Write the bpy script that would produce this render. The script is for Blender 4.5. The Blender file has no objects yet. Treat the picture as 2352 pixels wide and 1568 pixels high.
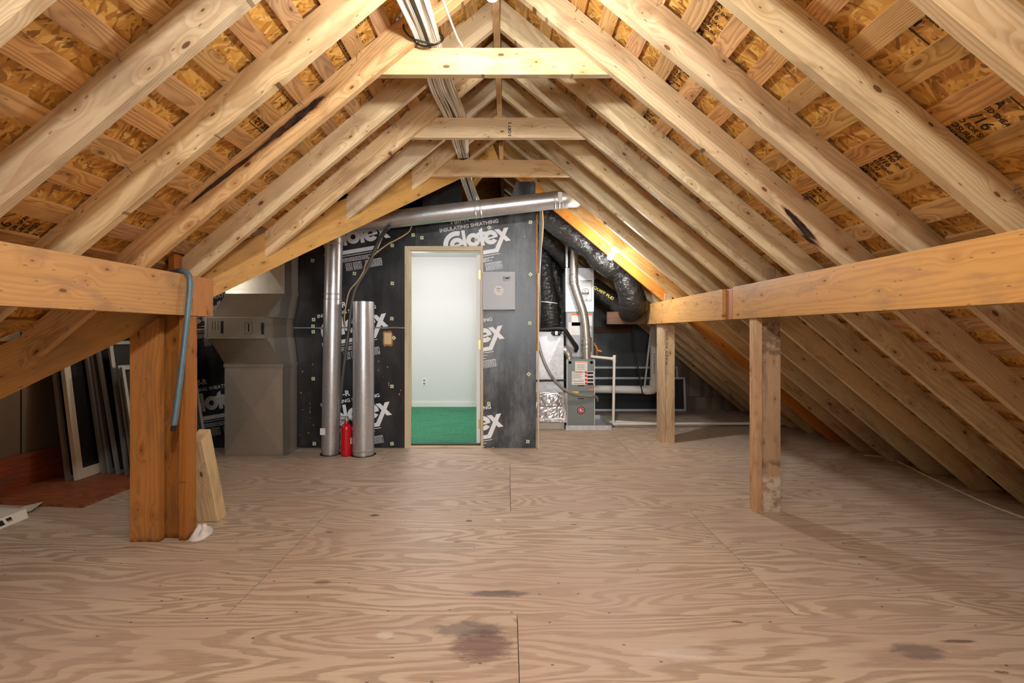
import bpy, bmesh, math, random
from mathutils import Vector, Matrix
random.seed(7)
S = 0.0254                      # everything below is laid out in inches
C = bpy.context.scene.collection
scene = bpy.context.scene
F = 1124.0                      # focal length in pixels of the 2352 px wide frame
CAMH = 47.7

# ------------------------------------------------------------------ camera, world, lights, exposure
cam_d = bpy.data.cameras.new('camera')
cam_d.sensor_width = 36.0
cam_d.lens = F / 2352 * 36.0
cam_d.shift_x = 10 / 2352
cam_d.shift_y = -21 / 2352
cam_d.clip_start = 0.02
cam = bpy.data.objects.new('camera', cam_d)
C.objects.link(cam)
cam.location = (0, 0, CAMH * S)
cam.rotation_euler = (math.pi / 2, 0, 0)
scene.camera = cam

world = bpy.data.worlds.new('world')
scene.world = world
world.use_nodes = True
bg = world.node_tree.nodes['Background']
bg.inputs[0].default_value = (0.9, 0.95, 1.0, 1)
bg.inputs[1].default_value = 0.0

def area_light(name, loc, rot, size, size_y, power, col):
    l = bpy.data.lights.new(name, 'AREA')
    l.shape = 'RECTANGLE'; l.size = size * S; l.size_y = size_y * S
    l.energy = power; l.color = col
    o = bpy.data.objects.new(name, l); C.objects.link(o)
    o.location = [c * S for c in loc]; o.rotation_euler = rot
    return o
def point_light(name, loc, power, col, radius):
    l = bpy.data.lights.new(name, 'POINT')
    l.energy = power; l.color = col; l.shadow_soft_size = radius * S
    o = bpy.data.objects.new(name, l); C.objects.link(o)
    o.location = [c * S for c in loc]
    return o
# unseen fill lights, added to brighten the attic and the finished room
area_light('fill_behind_camera', (0, -50, 62), (math.radians(93), 0, 0), 120, 75, 7, (0.95, 0.98, 1.0))  # broad soft fill added behind the camera
point_light('ridge_fill_behind_camera', (-2, 4, 104), 88, (0.94, 0.98, 1.0), 2.5)  # added fill under the ridge, out of view
sp = bpy.data.lights.new('end_wall_fill', 'SPOT')          # unseen spot beside the camera, added to brighten the end wall
sp.energy = 210; sp.color = (0.93, 0.97, 1.0); sp.spot_size = math.radians(56); sp.spot_blend = 1.0; sp.shadow_soft_size = 7 * S
so_ = bpy.data.objects.new('end_wall_fill', sp); C.objects.link(so_)
so_.location = (8 * S, -10 * S, 62 * S)
so_.rotation_euler = (Vector((-8, 202, 44)) - Vector((8, -10, 62))).to_track_quat('-Z', 'Y').to_euler()
point_light('room_fill', (-45, 250, 82), 33, (1.0, 0.93, 0.94), 6)  # unseen light added inside the finished room
point_light('gable_fill', (-122, 158, 66), 4.5, (1.0, 0.93, 0.84), 3)   # fill added in the side gable, hidden behind the valley plank
BULB_MAIN = 450.0
BULB_FAR = 620.0

cy = scene.cycles
cy.use_adaptive_sampling = True; cy.adaptive_threshold = 0.08; cy.adaptive_min_samples = 20
cy.max_bounces = 7; cy.diffuse_bounces = 4; cy.glossy_bounces = 3; cy.transmission_bounces = 1; cy.transparent_max_bounces = 2
cy.caustics_reflective = False; cy.caustics_refractive = False
scene.view_settings.view_transform = 'Standard'
scene.view_settings.look = 'None'
scene.view_settings.gamma = 1.0
scene.view_settings.use_curve_mapping = False
scene.view_settings.exposure = 0.68

# ------------------------------------------------------------------ helpers
def PX(x, y, Z):
    """the point at depth Z (inches) seen at pixel x, y of the photograph"""
    return Vector(((x - 1166) * Z / F, Z, CAMH - (y - 763) * Z / F))

WM = {}
def setparent(o, p):
    if p is not None:
        o.parent = p
        o.matrix_parent_inverse = WM[p.name].inverted()
def finish(o, parent=None, M=None):
    M = M or Matrix.Identity(4)
    C.objects.link(o)
    setparent(o, parent)
    o.matrix_basis = M
    WM[o.name] = M
    return o
def tag(o, label=None, cat=None, group=None, kind=None):
    if label: o['label'] = label
    if cat: o['category'] = cat
    if group: o['group'] = group
    if kind: o['kind'] = kind
    return o
def thing(name, loc, label, cat, group=None):
    o = bpy.data.objects.new(name, None)
    o.empty_display_size = 0.05
    finish(o, None, Matrix.Translation(Vector(loc) * S))
    return tag(o, label, cat, group)
def struct(name, loc=(0, 0, 0)):
    o = bpy.data.objects.new(name, None)
    finish(o, None, Matrix.Translation(Vector(loc) * S))
    o['kind'] = 'structure'
    return o
def mesh_obj(name, bm, mat, parent=None, M=None, smooth=False, bevel=0.0, recalc=True, center=False):
    """bm in inches (local to M, whose translation is in metres)"""
    if bevel > 0:
        es = [e for e in bm.edges if len(e.link_faces) == 2 and e.calc_face_angle(0) > 0.5]
        bmesh.ops.bevel(bm, geom=es, offset=bevel, segments=1, affect='EDGES', profile=0.5)
    if recalc:
        bmesh.ops.recalc_face_normals(bm, faces=bm.faces)
    if M is None and center and len(bm.verts):
        lo = [min(v.co[i] for v in bm.verts) for i in range(3)]
        hi = [max(v.co[i] for v in bm.verts) for i in range(3)]
        c = Vector(((lo[0] + hi[0]) / 2, (lo[1] + hi[1]) / 2, lo[2]))
        bmesh.ops.translate(bm, vec=-c, verts=bm.verts)
        M = Matrix.Translation(c * S)
    bmesh.ops.scale(bm, vec=(S, S, S), verts=bm.verts)
    me = bpy.data.meshes.new(name)
    bm.to_mesh(me); bm.free()
    for p in me.polygons: p.use_smooth = smooth
    if isinstance(mat, (list, tuple)):
        for m in mat: me.materials.append(m)
    else:
        me.materials.append(mat)
    o = bpy.data.objects.new(name, me)
    return finish(o, parent, M)
def auto_smooth(o, ang=40):
    me = o.data
    for p in me.polygons: p.use_smooth = True
    me.set_sharp_from_angle(angle=math.radians(ang))
    return o

def box(bm, x0, x1, y0, y1, z0, z1, mi=0):
    vs = [bm.verts.new((x, y, z)) for x in (x0, x1) for y in (y0, y1) for z in (z0, z1)]
    for q in ((0, 1, 3, 2), (4, 6, 7, 5), (0, 4, 5, 1), (2, 3, 7, 6), (0, 2, 6, 4), (1, 5, 7, 3)):
        f = bm.faces.new([vs[i] for i in q]); f.material_index = mi
def prism(bm, pa, pb, mi=0):
    """solid between two polygons of the same vertex count (3-D points)"""
    a = [bm.verts.new(p) for p in pa]; b = [bm.verts.new(p) for p in pb]
    n = len(a)
    f = bm.faces.new(a); f.material_index = mi
    f = bm.faces.new(b[::-1]); f.material_index = mi
    for i in range(n):
        f = bm.faces.new((a[i], b[i], b[(i + 1) % n], a[(i + 1) % n])); f.material_index = mi
def extrude(bm, poly, vec, mi=0):
    prism(bm, poly, [Vector(p) + Vector(vec) for p in poly], mi)
def catmull(pts, n=6):
    pts = [Vector(p) for p in pts]
    if len(pts) < 3: return pts
    out = []
    P = [2 * pts[0] - pts[1]] + pts + [2 * pts[-1] - pts[-2]]
    for i in range(1, len(P) - 2):
        p0, p1, p2, p3 = P[i - 1:i + 3]
        for k in range(n):
            t = k / n
            out.append(0.5 * ((2 * p1) + (-p0 + p2) * t + (2 * p0 - 5 * p1 + 4 * p2 - p3) * t * t + (-p0 + 3 * p1 - 3 * p2 + p3) * t ** 3))
    out.append(pts[-1])
    return out
def tube(bm, pts, r, seg=10, caps=True, mi=0, disp=None):
    pts = [Vector(p) for p in pts]
    n = len(pts)
    rings = []
    t0 = (pts[1] - pts[0]).normalized()
    up = Vector((0, 0, 1)) if abs(t0.z) < 0.9 else Vector((0, 1, 0))
    nrm = (up - t0 * up.dot(t0)).normalized()
    for i, p in enumerate(pts):
        if i == 0: t = t0
        elif i == n - 1: t = (pts[i] - pts[i - 1]).normalized()
        else: t = ((pts[i + 1] - pts[i]).normalized() + (pts[i] - pts[i - 1]).normalized()).normalized()
        nrm = (nrm - t * nrm.dot(t)).normalized()
        bi = t.cross(nrm)
        rr = r[i] if isinstance(r, (list, tuple)) else r
        ring = []
        for k in range(seg):
            a = 2 * math.pi * k / seg
            q = rr * (1 + (disp(i, a) if disp else 0))
            ring.append(bm.verts.new(p + (nrm * math.cos(a) + bi * math.sin(a)) * q))
        rings.append(ring)
    for i in range(n - 1):
        for k in range(seg):
            f = bm.faces.new((rings[i][k], rings[i][(k + 1) % seg], rings[i + 1][(k + 1) % seg], rings[i + 1][k])); f.material_index = mi
    if caps:
        f = bm.faces.new(rings[0][::-1]); f.material_index = mi
        f = bm.faces.new(rings[-1]); f.material_index = mi
    return rings
def lathe(bm, prof, seg=24, M=None, mi=0):
    """prof: (radius, z) pairs about the z axis"""
    M = M or Matrix.Identity(4)
    rings = []
    for r, z in prof:
        if r < 1e-5: rings.append([bm.verts.new(M @ Vector((0, 0, z)))])
        else: rings.append([bm.verts.new(M @ Vector((r * math.cos(2 * math.pi * k / seg), r * math.sin(2 * math.pi * k / seg), z))) for k in range(seg)])
    for a, b in zip(rings, rings[1:]):
        for k in range(seg):
            k2 = (k + 1) % seg
            if len(a) == 1 and len(b) == 1: continue
            if len(a) == 1: f = bm.faces.new((a[0], b[k2], b[k]))
            elif len(b) == 1: f = bm.faces.new((a[k], a[k2], b[0]))
            else: f = bm.faces.new((a[k], a[k2], b[k2], b[k]))
            f.material_index = mi
    if len(rings[0]) > 1: bm.faces.new(rings[0][::-1]).material_index = mi
    if len(rings[-1]) > 1: bm.faces.new(rings[-1]).material_index = mi
def axis_matrix(p, d):
    """z axis along d at p"""
    return Matrix.Translation(Vector(p)) @ Vector(d).normalized().to_track_quat('Z', 'Y').to_matrix().to_4x4()
def frame(O, U, V):
    U = Vector(U).normalized(); V = Vector(V); V = (V - U * V.dot(U)).normalized(); W = U.cross(V)
    M = Matrix(((U.x, V.x, W.x, O[0] * S), (U.y, V.y, W.y, O[1] * S), (U.z, V.z, W.z, O[2] * S), (0, 0, 0, 1)))
    return M
def lumber(name, poly, w0, w1, O, U, V, mat, parent=None, bevel=0.08, poly2=None):
    """a stick of wood: outline in (along, across), thickness w0..w1; its mesh lies along its own x axis so the grain follows"""
    bm = bmesh.new()
    prism(bm, [(u, v, w0) for u, v in poly], [(u, v, w1) for u, v in (poly2 or poly)])
    return mesh_obj(name, bm, mat, parent, frame(O, U, V), bevel=bevel)
def stick(name, x0, x1, y0, y1, z0, z1, mat, parent=None, bevel=0.08):
    """an axis-aligned board whose grain follows its longest side"""
    d = [x1 - x0, y1 - y0, z1 - z0]
    a = d.index(max(d))
    c = ((x0 + x1) / 2, (y0 + y1) / 2, (z0 + z1) / 2)
    U = [(1, 0, 0), (0, 1, 0), (0, 0, 1)][a]
    rest = [i for i in range(3) if i != a]
    b = max(rest, key=lambda i: d[i])
    V = [(1, 0, 0), (0, 1, 0), (0, 0, 1)][b]
    o = [i for i in rest if i != b][0]
    L, Wd, T = d[a] / 2, d[b] / 2, d[o] / 2
    return lumber(name, [(-L, -Wd), (L, -Wd), (L, Wd), (-L, Wd)], -T, T, c, U, V, mat, parent, bevel)
def text_bm(body, size, bold=0.0, space=1.0):
    cu = bpy.data.curves.new('print', 'FONT')
    cu.body = body; cu.size = size; cu.offset = bold; cu.space_character = space
    cu.resolution_u = 3
    o = bpy.data.objects.new('print', cu)
    me = bpy.data.meshes.new_from_object(o)
    bm = bmesh.new(); bm.from_mesh(me)
    bpy.data.objects.remove(o); bpy.data.curves.remove(cu); bpy.data.meshes.remove(me)
    return bm
def add_bm(dst, src, M=None):
    if M is not None: bmesh.ops.transform(src, matrix=M, verts=src.verts)
    me = bpy.data.meshes.new('t'); src.to_mesh(me); src.free()
    dst.from_mesh(me); bpy.data.meshes.remove(me)
def clip(bm, co, no):
    """drop what lies on the side that no points to"""
    bmesh.ops.bisect_plane(bm, geom=bm.verts[:] + bm.edges[:] + bm.faces[:], plane_co=co, plane_no=no, clear_outer=True)

# ------------------------------------------------------------------ materials
def srgb(r, g, b):
    def f(c):
        c /= 255.0
        return c / 12.92 if c <= 0.04045 else ((c + 0.055) / 1.055) ** 2.4
    return (f(r), f(g), f(b), 1.0)
class NT:
    def __init__(s, name):
        s.m = bpy.data.materials.new(name); s.m.use_nodes = True
        s.t = s.m.node_tree; s.b = s.t.nodes['Principled BSDF']
    def n(s, typ, ins=None, **kw):
        nd = s.t.nodes.new(typ)
        for k, v in kw.items(): setattr(nd, k, v)
        for k, v in (ins or {}).items():
            if isinstance(v, bpy.types.NodeSocket): s.t.links.new(v, nd.inputs[k])
            else: nd.inputs[k].default_value = v
        return nd
    def math(s, op, a, b=0.0, c=None):
        d = {0: a, 1: b}
        if c is not None: d[2] = c
        return s.n('ShaderNodeMath', d, operation=op).outputs[0]
    def vmath(s, op, a, b=(0, 0, 0)):
        return s.n('ShaderNodeVectorMath', {0: a, 1: b}, operation=op).outputs[0]
    def ss(s, v, a, b, lo=0.0, hi=1.0):
        return s.n('ShaderNodeMapRange', {'Value': v, 'From Min': a, 'From Max': b, 'To Min': lo, 'To Max': hi}, interpolation_type='SMOOTHSTEP').outputs[0]
    def mix(s, f, a, b, mode='MIX'):
        nd = s.t.nodes.new('ShaderNodeMix'); nd.data_type = 'RGBA'; nd.blend_type = mode
        for i, v in ((0, f), (6, a), (7, b)):
            if isinstance(v, bpy.types.NodeSocket): s.t.links.new(v, nd.inputs[i])
            else: nd.inputs[i].default_value = v
        return nd.outputs[2]
    def coords(s, rnd=(0, 0, 0)):
        """object coordinates in inches, shifted at random per object"""
        tc = s.n('ShaderNodeTexCoord').outputs['Object']
        v = s.vmath('MULTIPLY', tc, (1 / S,) * 3)
        s.rand = s.n('ShaderNodeObjectInfo').outputs['Random']
        if any(rnd):
            r1 = s.math('FRACT', s.math('MULTIPLY', s.rand, 17.31))
            r2 = s.math('FRACT', s.math('MULTIPLY', s.rand, 91.7))
            r = s.n('ShaderNodeCombineXYZ', {0: s.math('MULTIPLY', s.rand, rnd[0]), 1: s.math('MULTIPLY', s.math('SUBTRACT', r1, 0.5), rnd[1]), 2: s.math('MULTIPLY', r2, rnd[2])}).outputs[0]
            v = s.vmath('ADD', v, r)
        return v
    def scaled(s, v, sc):
        return s.vmath('MULTIPLY', v, sc)
    def noise(s, v, scale=1.0, detail=2.0, rough=0.5, dist=0.0):
        return s.n('ShaderNodeTexNoise', {'Vector': v, 'Scale': scale, 'Detail': detail, 'Roughness': rough, 'Distortion': dist})
    def base(s, c): 
        if isinstance(c, bpy.types.NodeSocket): s.t.links.new(c, s.b.inputs['Base Color'])
        else: s.b.inputs['Base Color'].default_value = c
    def set(s, **kw):
        for k, v in kw.items():
            k = k.replace('_', ' ')
            if isinstance(v, bpy.types.NodeSocket): s.t.links.new(v, s.b.inputs[k])
            else: s.b.inputs[k].default_value = v
    def bump(s, h, strength=0.2, dist=0.02):
        b = s.n('ShaderNodeBump', {'Height': h, 'Strength': strength, 'Distance': dist * S})
        s.t.links.new(b.outputs[0], s.b.inputs['Normal'])

def plain(name, col, rough=0.5, metal=0.0, spec=0.5, noise_amt=0.0, emit=0.0):
    t = NT(name)
    if noise_amt:
        v = t.coords((300, 40, 40))
        nz = t.noise(t.scaled(v, (0.35,) * 3), 1.0, 4.0, 0.6).outputs[0]
        c = t.mix(nz, [k * (1 - noise_amt) for k in col[:3]] + [1], [min(1, k * (1 + noise_amt)) for k in col[:3]] + [1])
        t.base(c)
    else: t.base(col)
    t.set(Roughness=rough, Metallic=metal)
    t.b.inputs['Specular IOR Level'].default_value = spec
    if emit:
        t.b.inputs['Emission Color'].default_value = col; t.b.inputs['Emission Strength'].default_value = emit
    return t.m

def wood(name, light, dark, ring=0.34, ring_amt=0.35, knots=1.0, rough=0.55, var=0.12, warp=1.6, knot_col=srgb(92, 56, 30), char=None, patch=None):
    t = NT(name)
    v = t.coords((700, 5.5, 9))
    sx = t.n('ShaderNodeSeparateXYZ', {0: v})
    # knots: ellipses in the board's face
    kv = t.scaled(v, (0.085, 0.19, 0.0))
    vor = t.n('ShaderNodeTexVoronoi', {'Vector': kv, 'Scale': 1.0, 'Randomness': 1.0}, voronoi_dimensions='2D', feature='F1')
    kd = vor.outputs['Distance']
    kr = t.n('ShaderNodeSeparateColor', {0: vor.outputs['Color']}).outputs[0]
    has = t.math('GREATER_THAN', kr, 0.3)
    size = t.math('MULTIPLY_ADD', t.math('POWER', kr, 2.0), 0.052, 0.012)
    near = t.math('MULTIPLY', t.ss(kd, 0.34, 0.0), has)
    # growth rings around a pith that wanders along the board
    dist = t.noise(t.scaled(v, (0.022, 0.12, 0.12)), 1.0, 3.0, 0.5).outputs['Color']
    dv = t.vmath('MULTIPLY', t.vmath('SUBTRACT', dist, (0.5, 0.5, 0.5)), (0, warp * 2, warp * 2))
    p = t.vmath('ADD', v, dv)
    ps = t.n('ShaderNodeSeparateXYZ', {0: p})
    yy = t.math('MULTIPLY', ps.outputs[1], ps.outputs[1])
    zz = t.math('MULTIPLY', ps.outputs[2], ps.outputs[2])
    rad = t.math('SQRT', t.math('ADD', yy, zz))
    rad = t.math('ADD', rad, t.math('MULTIPLY', near, 0.7))
    fr = t.math('FRACT', t.math('MULTIPLY', rad, 1 / ring))
    late = t.math('MULTIPLY', t.ss(fr, 0.25, 0.85), t.ss(fr, 1.0, 0.9))
    fib = t.noise(t.scaled(v, (0.25, 9.0, 9.0)), 1.0, 3.0, 0.6).outputs[0]
    big = t.noise(t.scaled(v, (0.05, 0.3, 0.3)), 1.0, 2.0, 0.5).outputs[0]
    a = t.math('ADD', t.math('MULTIPLY', late, ring_amt), t.math('MULTIPLY', t.ss(fib, 0.3, 0.75), 0.22))
    a = t.math('ADD', a, t.math('MULTIPLY', t.math('SUBTRACT', big, 0.5), 0.7))
    col = t.mix(a, light, dark)
    blotch = t.noise(t.scaled(v, (0.07, 0.22, 0.22)), 1.0, 3.0, 0.65, 0.6).outputs[0]
    col = t.mix(t.ss(blotch, 0.47, 0.72, 0, 0.62), col, t.mix(0.5, dark, (0.22, 0.17, 0.12, 1)))
    # darker halo round a knot, then the knot
    col = t.mix(t.math('MULTIPLY', t.math('MULTIPLY', t.ss(kd, 0.2, 0.03), has), 0.6 * knots), col, dark)
    km = t.math('MULTIPLY', t.math('LESS_THAN', kd, size), has)
    kin = t.math('MULTIPLY', km, 0.85 * min(1.0, knots))
    col = t.mix(kin, col, knot_col)
    # small checks and nail dots
    v2 = t.n('ShaderNodeTexVoronoi', {'Vector': t.scaled(v, (0.16, 0.5, 0.0)), 'Scale': 1.0}, voronoi_dimensions='2D')
    r2 = t.n('ShaderNodeSeparateColor', {0: v2.outputs['Color']}).outputs[1]
    dot = t.math('MULTIPLY', t.math('LESS_THAN', v2.outputs['Distance'], 0.055), t.math('GREATER_THAN', r2, 0.6))
    col = t.mix(t.math('MULTIPLY', dot, 0.6 * min(1.0, knots)), col, knot_col)
    if char:
        tc = t.vmath('MULTIPLY', t.n('ShaderNodeTexCoord').outputs['Object'], (1 / S,) * 3)
        cs = t.n('ShaderNodeSeparateXYZ', {0: tc})
        nz = t.noise(t.scaled(tc, (0.28, 1.2, 1.2)), 1.0, 4.0, 0.65).outputs[0]
        for (u0, v0, ul, vl, slope) in char:
            du = t.math('DIVIDE', t.math('SUBTRACT', cs.outputs[0], u0), ul)
            vc = t.math('MULTIPLY_ADD', t.math('SUBTRACT', cs.outputs[0], u0), slope, v0)
            dvv = t.math('DIVIDE', t.math('SUBTRACT', cs.outputs[1], vc), vl)
            q = t.math('ADD', t.math('MULTIPLY', du, du), t.math('MULTIPLY', dvv, dvv))
            q = t.math('ADD', q, t.math('MULTIPLY', t.math('SUBTRACT', nz, 0.5), 2.2))
            col = t.mix(t.ss(q, 2.0, 0.9, 0, 0.7), col, srgb(126, 70, 36))
            col = t.mix(t.ss(q, 1.0, 0.8), col, t.mix(t.ss(nz, 0.35, 0.6), srgb(20, 18, 18), srgb(66, 54, 46)))
    if patch:
        tc = t.vmath('MULTIPLY', t.n('ShaderNodeTexCoord').outputs['Object'], (1 / S,) * 3)
        cs = t.n('ShaderNodeSeparateXYZ', {0: tc})
        nz = t.noise(t.scaled(tc, (0.5, 0.5, 0.5)), 1.0, 4.0, 0.65).outputs[0]
        for (u0, u1, colr, amt) in patch:
            q = t.math('MULTIPLY', t.ss(t.math('ADD', cs.outputs[0], t.math('MULTIPLY', nz, 3.0)), u0, u0 + 1.5), t.ss(t.math('ADD', cs.outputs[0], t.math('MULTIPLY', nz, 3.0)), u1, u1 - 1.5))
            q = t.math('MULTIPLY', q, t.ss(nz, 0.38, 0.55, 0, amt))
            col = t.mix(q, col, colr)
    hsv = t.n('ShaderNodeHueSaturation', {'Color': col, 'Hue': t.math('MULTIPLY_ADD', t.math('FRACT', t.math('MULTIPLY', t.rand, 37.7)), 0.016, 0.492), 'Saturation': t.math('MULTIPLY_ADD', t.math('FRACT', t.math('MULTIPLY', t.rand, 7.7)), 0.2, 0.9), 'Value': t.math('MULTIPLY_ADD', t.rand, 2 * var, 1 - var)})
    t.base(hsv.outputs[0])
    t.set(Roughness=rough)
    t.b.inputs['Specular IOR Level'].default_value = 0.3
    t.bump(t.math('ADD', t.math('MULTIPLY', fib, 0.6), t.math('MULTIPLY', late, 0.4)), 0.15, 0.03)
    return t.m

M = {}
PINE_L, PINE_D = srgb(226, 204, 162), srgb(186, 150, 102)
M['rafter'] = wood('pine_rafter', PINE_L, PINE_D, ring=0.36, ring_amt=0.42)
M['rafter_char'] = wood('charred_pine', srgb(224, 186, 136), srgb(170, 118, 66), char=[(50, 3.4, 9, 0.75, 0.01), (68, 3.7, 8, 0.45, 0.03), (59, 3.5, 7, 0.25, 0.02)])
M['rafter_char_right'] = wood('scorched_pine', PINE_L, PINE_D, char=[(80, 0.7, 5, 0.6, -0.12)])
M['tie'] = wood('pine_tie', srgb(226, 198, 152), srgb(190, 150, 100), ring=0.45, ring_amt=0.25)
M['skip'] = wood('skip_board_pine', srgb(216, 172, 114), srgb(158, 108, 60), ring=0.3, ring_amt=0.55, knots=0.8, var=0.16, warp=2.2, rough=0.5)
M['beam'] = wood('golden_fir_beam', srgb(206, 153, 80), srgb(174, 120, 56), ring=0.5, ring_amt=0.35, knots=0.9, var=0.05, rough=0.45)
M['beam_end'] = wood('reddish_beam_end', srgb(200, 146, 92), srgb(164, 108, 62), knots=0.8, var=0.02)
M['rafter_bulb_glow'] = wood('bulb_glow_pine', srgb(206, 148, 72), srgb(172, 110, 46), knots=0.8, var=0.02)  # ordinary rafter pine with the bulb's golden light put into its colour
M['beam_dark'] = wood('dark_fir', srgb(104, 64, 40), srgb(72, 42, 26), knots=0.8, var=0.05)
M['post'] = wood('old_post_pine', srgb(210, 180, 142), srgb(160, 124, 90), knots=0.9, var=0.1)
M['post_worn'] = wood('paint_splashed_post', srgb(196, 166, 130), srgb(140, 110, 84), knots=0.6, var=0.02,
                      patch=[(-26, -14, srgb(216, 208, 190), 0.85), (-13, -9.5, srgb(90, 76, 70), 0.6), (-27, -24, srgb(70, 62, 56), 0.6), (17, 27, srgb(70, 62, 54), 0.6)])
M['post_orange'] = wood('orange_post_pine', srgb(190, 130, 80), srgb(146, 90, 50), ring=0.5, knots=0.9, var=0.15, rough=0.45, patch=[(-25.5, -22.5, srgb(70, 34, 16), 0.7)])
M['post_brown'] = wood('brown_post_pine', srgb(166, 108, 66), srgb(122, 74, 42), ring=0.5, knots=0.9, var=0.05, rough=0.45, patch=[(-25.5, -22.5, srgb(70, 34, 16), 0.7)])
M['offcut'] = wood('pale_offcut', srgb(222, 196, 150), srgb(176, 142, 96), knots=1.0, var=0.02)
M['red_board'] = wood('red_stained_board', srgb(170, 78, 34), srgb(112, 44, 18), ring=0.5, knots=0.6, var=0.03, rough=0.4)
M['trim_wood'] = wood('door_jamb_pine', srgb(220, 200, 166), srgb(190, 164, 126), knots=0.0, var=0.03)

def plywood(name, light, dark, red, stains=()):
    t = NT(name)
    v = t.coords((900, 700, 0))
    n1 = t.noise(t.scaled(v, (0.013, 0.075, 0)), 1.0, 2.0, 0.45, 0.4).outputs[0]
    n2 = t.noise(t.scaled(v, (0.06, 0.4, 0)), 1.0, 2.0, 0.5).outputs[0]
    sy = t.n('ShaderNodeSeparateXYZ', {0: v}).outputs[1]
    ph = t.math('ADD', t.math('MULTIPLY', n1, 22.0), t.math('MULTIPLY', n2, 1.6))
    ph = t.math('ADD', ph, t.math('MULTIPLY', sy, 0.10))
    fr = t.math('FRACT', ph)
    late = t.math('MULTIPLY', t.ss(fr, 0.35, 0.62), t.ss(fr, 1.0, 0.93))
    fib = t.noise(t.scaled(v, (0.1, 3.2, 0)), 1.0, 4.0, 0.65).outputs[0]
    jag = t.noise(t.scaled(v, (0.35, 5.0, 0)), 1.0, 2.0, 0.6).outputs[0]
    late = t.math('MULTIPLY', late, t.ss(jag, 0.2, 0.5))
    col = t.mix(t.math('ADD', t.math('MULTIPLY', late, 0.62), t.math('MULTIPLY', t.ss(fib, 0.35, 0.8), 0.35)), light, dark)
    blot = t.noise(t.scaled(v, (0.03, 0.045, 0)), 1.0, 4.0, 0.6).outputs[0]
    col = t.mix(t.ss(blot, 0.42, 0.68, 0, 0.5), col, red)
    dirt = t.noise(t.scaled(v, (0.05, 0.16, 0)), 1.0, 3.0, 0.7).outputs[0]
    col = t.mix(t.ss(dirt, 0.6, 0.85, 0, 0.45), col, srgb(96, 72, 56))
    kv = t.n('ShaderNodeTexVoronoi', {'Vector': t.scaled(v, (0.035, 0.11, 0)), 'Scale': 1.0}, voronoi_dimensions='2D')
    kr = t.n('ShaderNodeSeparateColor', {0: kv.outputs['Color']}).outputs[0]
    sz = t.math('MULTIPLY_ADD', t.noise(t.scaled(v, (0.9, 1.6, 0)), 1.0, 3.0, 0.7).outputs[0], 0.09, -0.012)
    km = t.math('MULTIPLY', t.math('LESS_THAN', kv.outputs['Distance'], sz), t.math('GREATER_THAN', kr, 0.8))
    col = t.mix(t.math('MULTIPLY', km, 0.65), col, srgb(84, 56, 44))
    k2 = t.n('ShaderNodeTexVoronoi', {'Vector': t.scaled(v, (0.12, 0.2, 0)), 'Scale': 1.0}, voronoi_dimensions='2D')
    r2 = t.n('ShaderNodeSeparateColor', {0: k2.outputs['Color']}).outputs[1]
    d2 = t.math('MULTIPLY', t.math('LESS_THAN', k2.outputs['Distance'], 0.032), t.math('GREATER_THAN', r2, 0.72))
    col = t.mix(t.math('MULTIPLY', d2, 0.7), col, srgb(70, 50, 40))
    if stains:
        oc = t.vmath('MULTIPLY', t.n('ShaderNodeTexCoord').outputs['Object'], (1 / S,) * 3)
        so = t.n('ShaderNodeSeparateXYZ', {0: oc})
        sn = t.noise(t.scaled(oc, (0.35, 0.9, 0)), 1.0, 5.0, 0.7).outputs[0]
        for x, y, rx, ry, sc, amt in stains:
            dx = t.math('DIVIDE', t.math('SUBTRACT', so.outputs[0], x), rx); dy = t.math('DIVIDE', t.math('SUBTRACT', so.outputs[1], y), ry)
            q = t.math('ADD', t.math('ADD', t.math('MULTIPLY', dx, dx), t.math('MULTIPLY', dy, dy)), t.math('MULTIPLY', t.math('SUBTRACT', sn, 0.5), 2.4))
            col = t.mix(t.ss(q, 1.2, 0.2, 0, amt), col, sc)
    hsv = t.n('ShaderNodeHueSaturation', {'Color': col, 'Value': t.math('MULTIPLY_ADD', t.rand, 0.1, 0.95)})
    t.base(hsv.outputs[0]); t.set(Roughness=0.5)
    t.b.inputs['Specular IOR Level'].default_value = 0.3
    t.bump(t.math('ADD', late, fib), 0.12, 0.03)
    return t.m
PLY = (srgb(208, 191, 170), srgb(160, 138, 118), srgb(190, 166, 152))
M['plywood'] = plywood('floor_plywood', *PLY)
GREY, MAUVE, BROWN, CHALK = srgb(96, 88, 86), srgb(112, 78, 76), srgb(92, 60, 44), srgb(228, 222, 214)
M['plywood_a'] = plywood('floor_plywood_stained', *PLY, stains=[(42.5, 16, 5, 4.5, MAUVE, .75), (40, 20, 6, 2.5, GREY, .6), (27, 18.5, 1.6, 1.2, CHALK, .6)])
M['plywood_b'] = plywood('floor_plywood_blotched', *PLY, stains=[(-35.3, 21, 1.5, .9, BROWN, .9), (-10.4, 17.2, 1.0, .7, BROWN, .8), (-36, -13.2, 1.8, .9, BROWN, .5), (-2.5, -17.2, 6, 1.3, GREY, .75), (-3, 18, 1.0, .6, CHALK, .7)])
M['plywood_c'] = plywood('floor_plywood_smeared', *PLY, stains=[(11.9, 14.6, 4.2, 2.2, GREY, .6), (20, 17, 3.0, .5, BROWN, .7), (-24, 14, 6, 2, CHALK, .4)])
M['plywood_red'] = plywood('red_plywood', srgb(166, 100, 66), srgb(116, 64, 40), srgb(150, 82, 50))
M['plywood_grey'] = plywood('grey_plywood', srgb(150, 136, 116), srgb(110, 96, 80), srgb(128, 112, 96))

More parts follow.
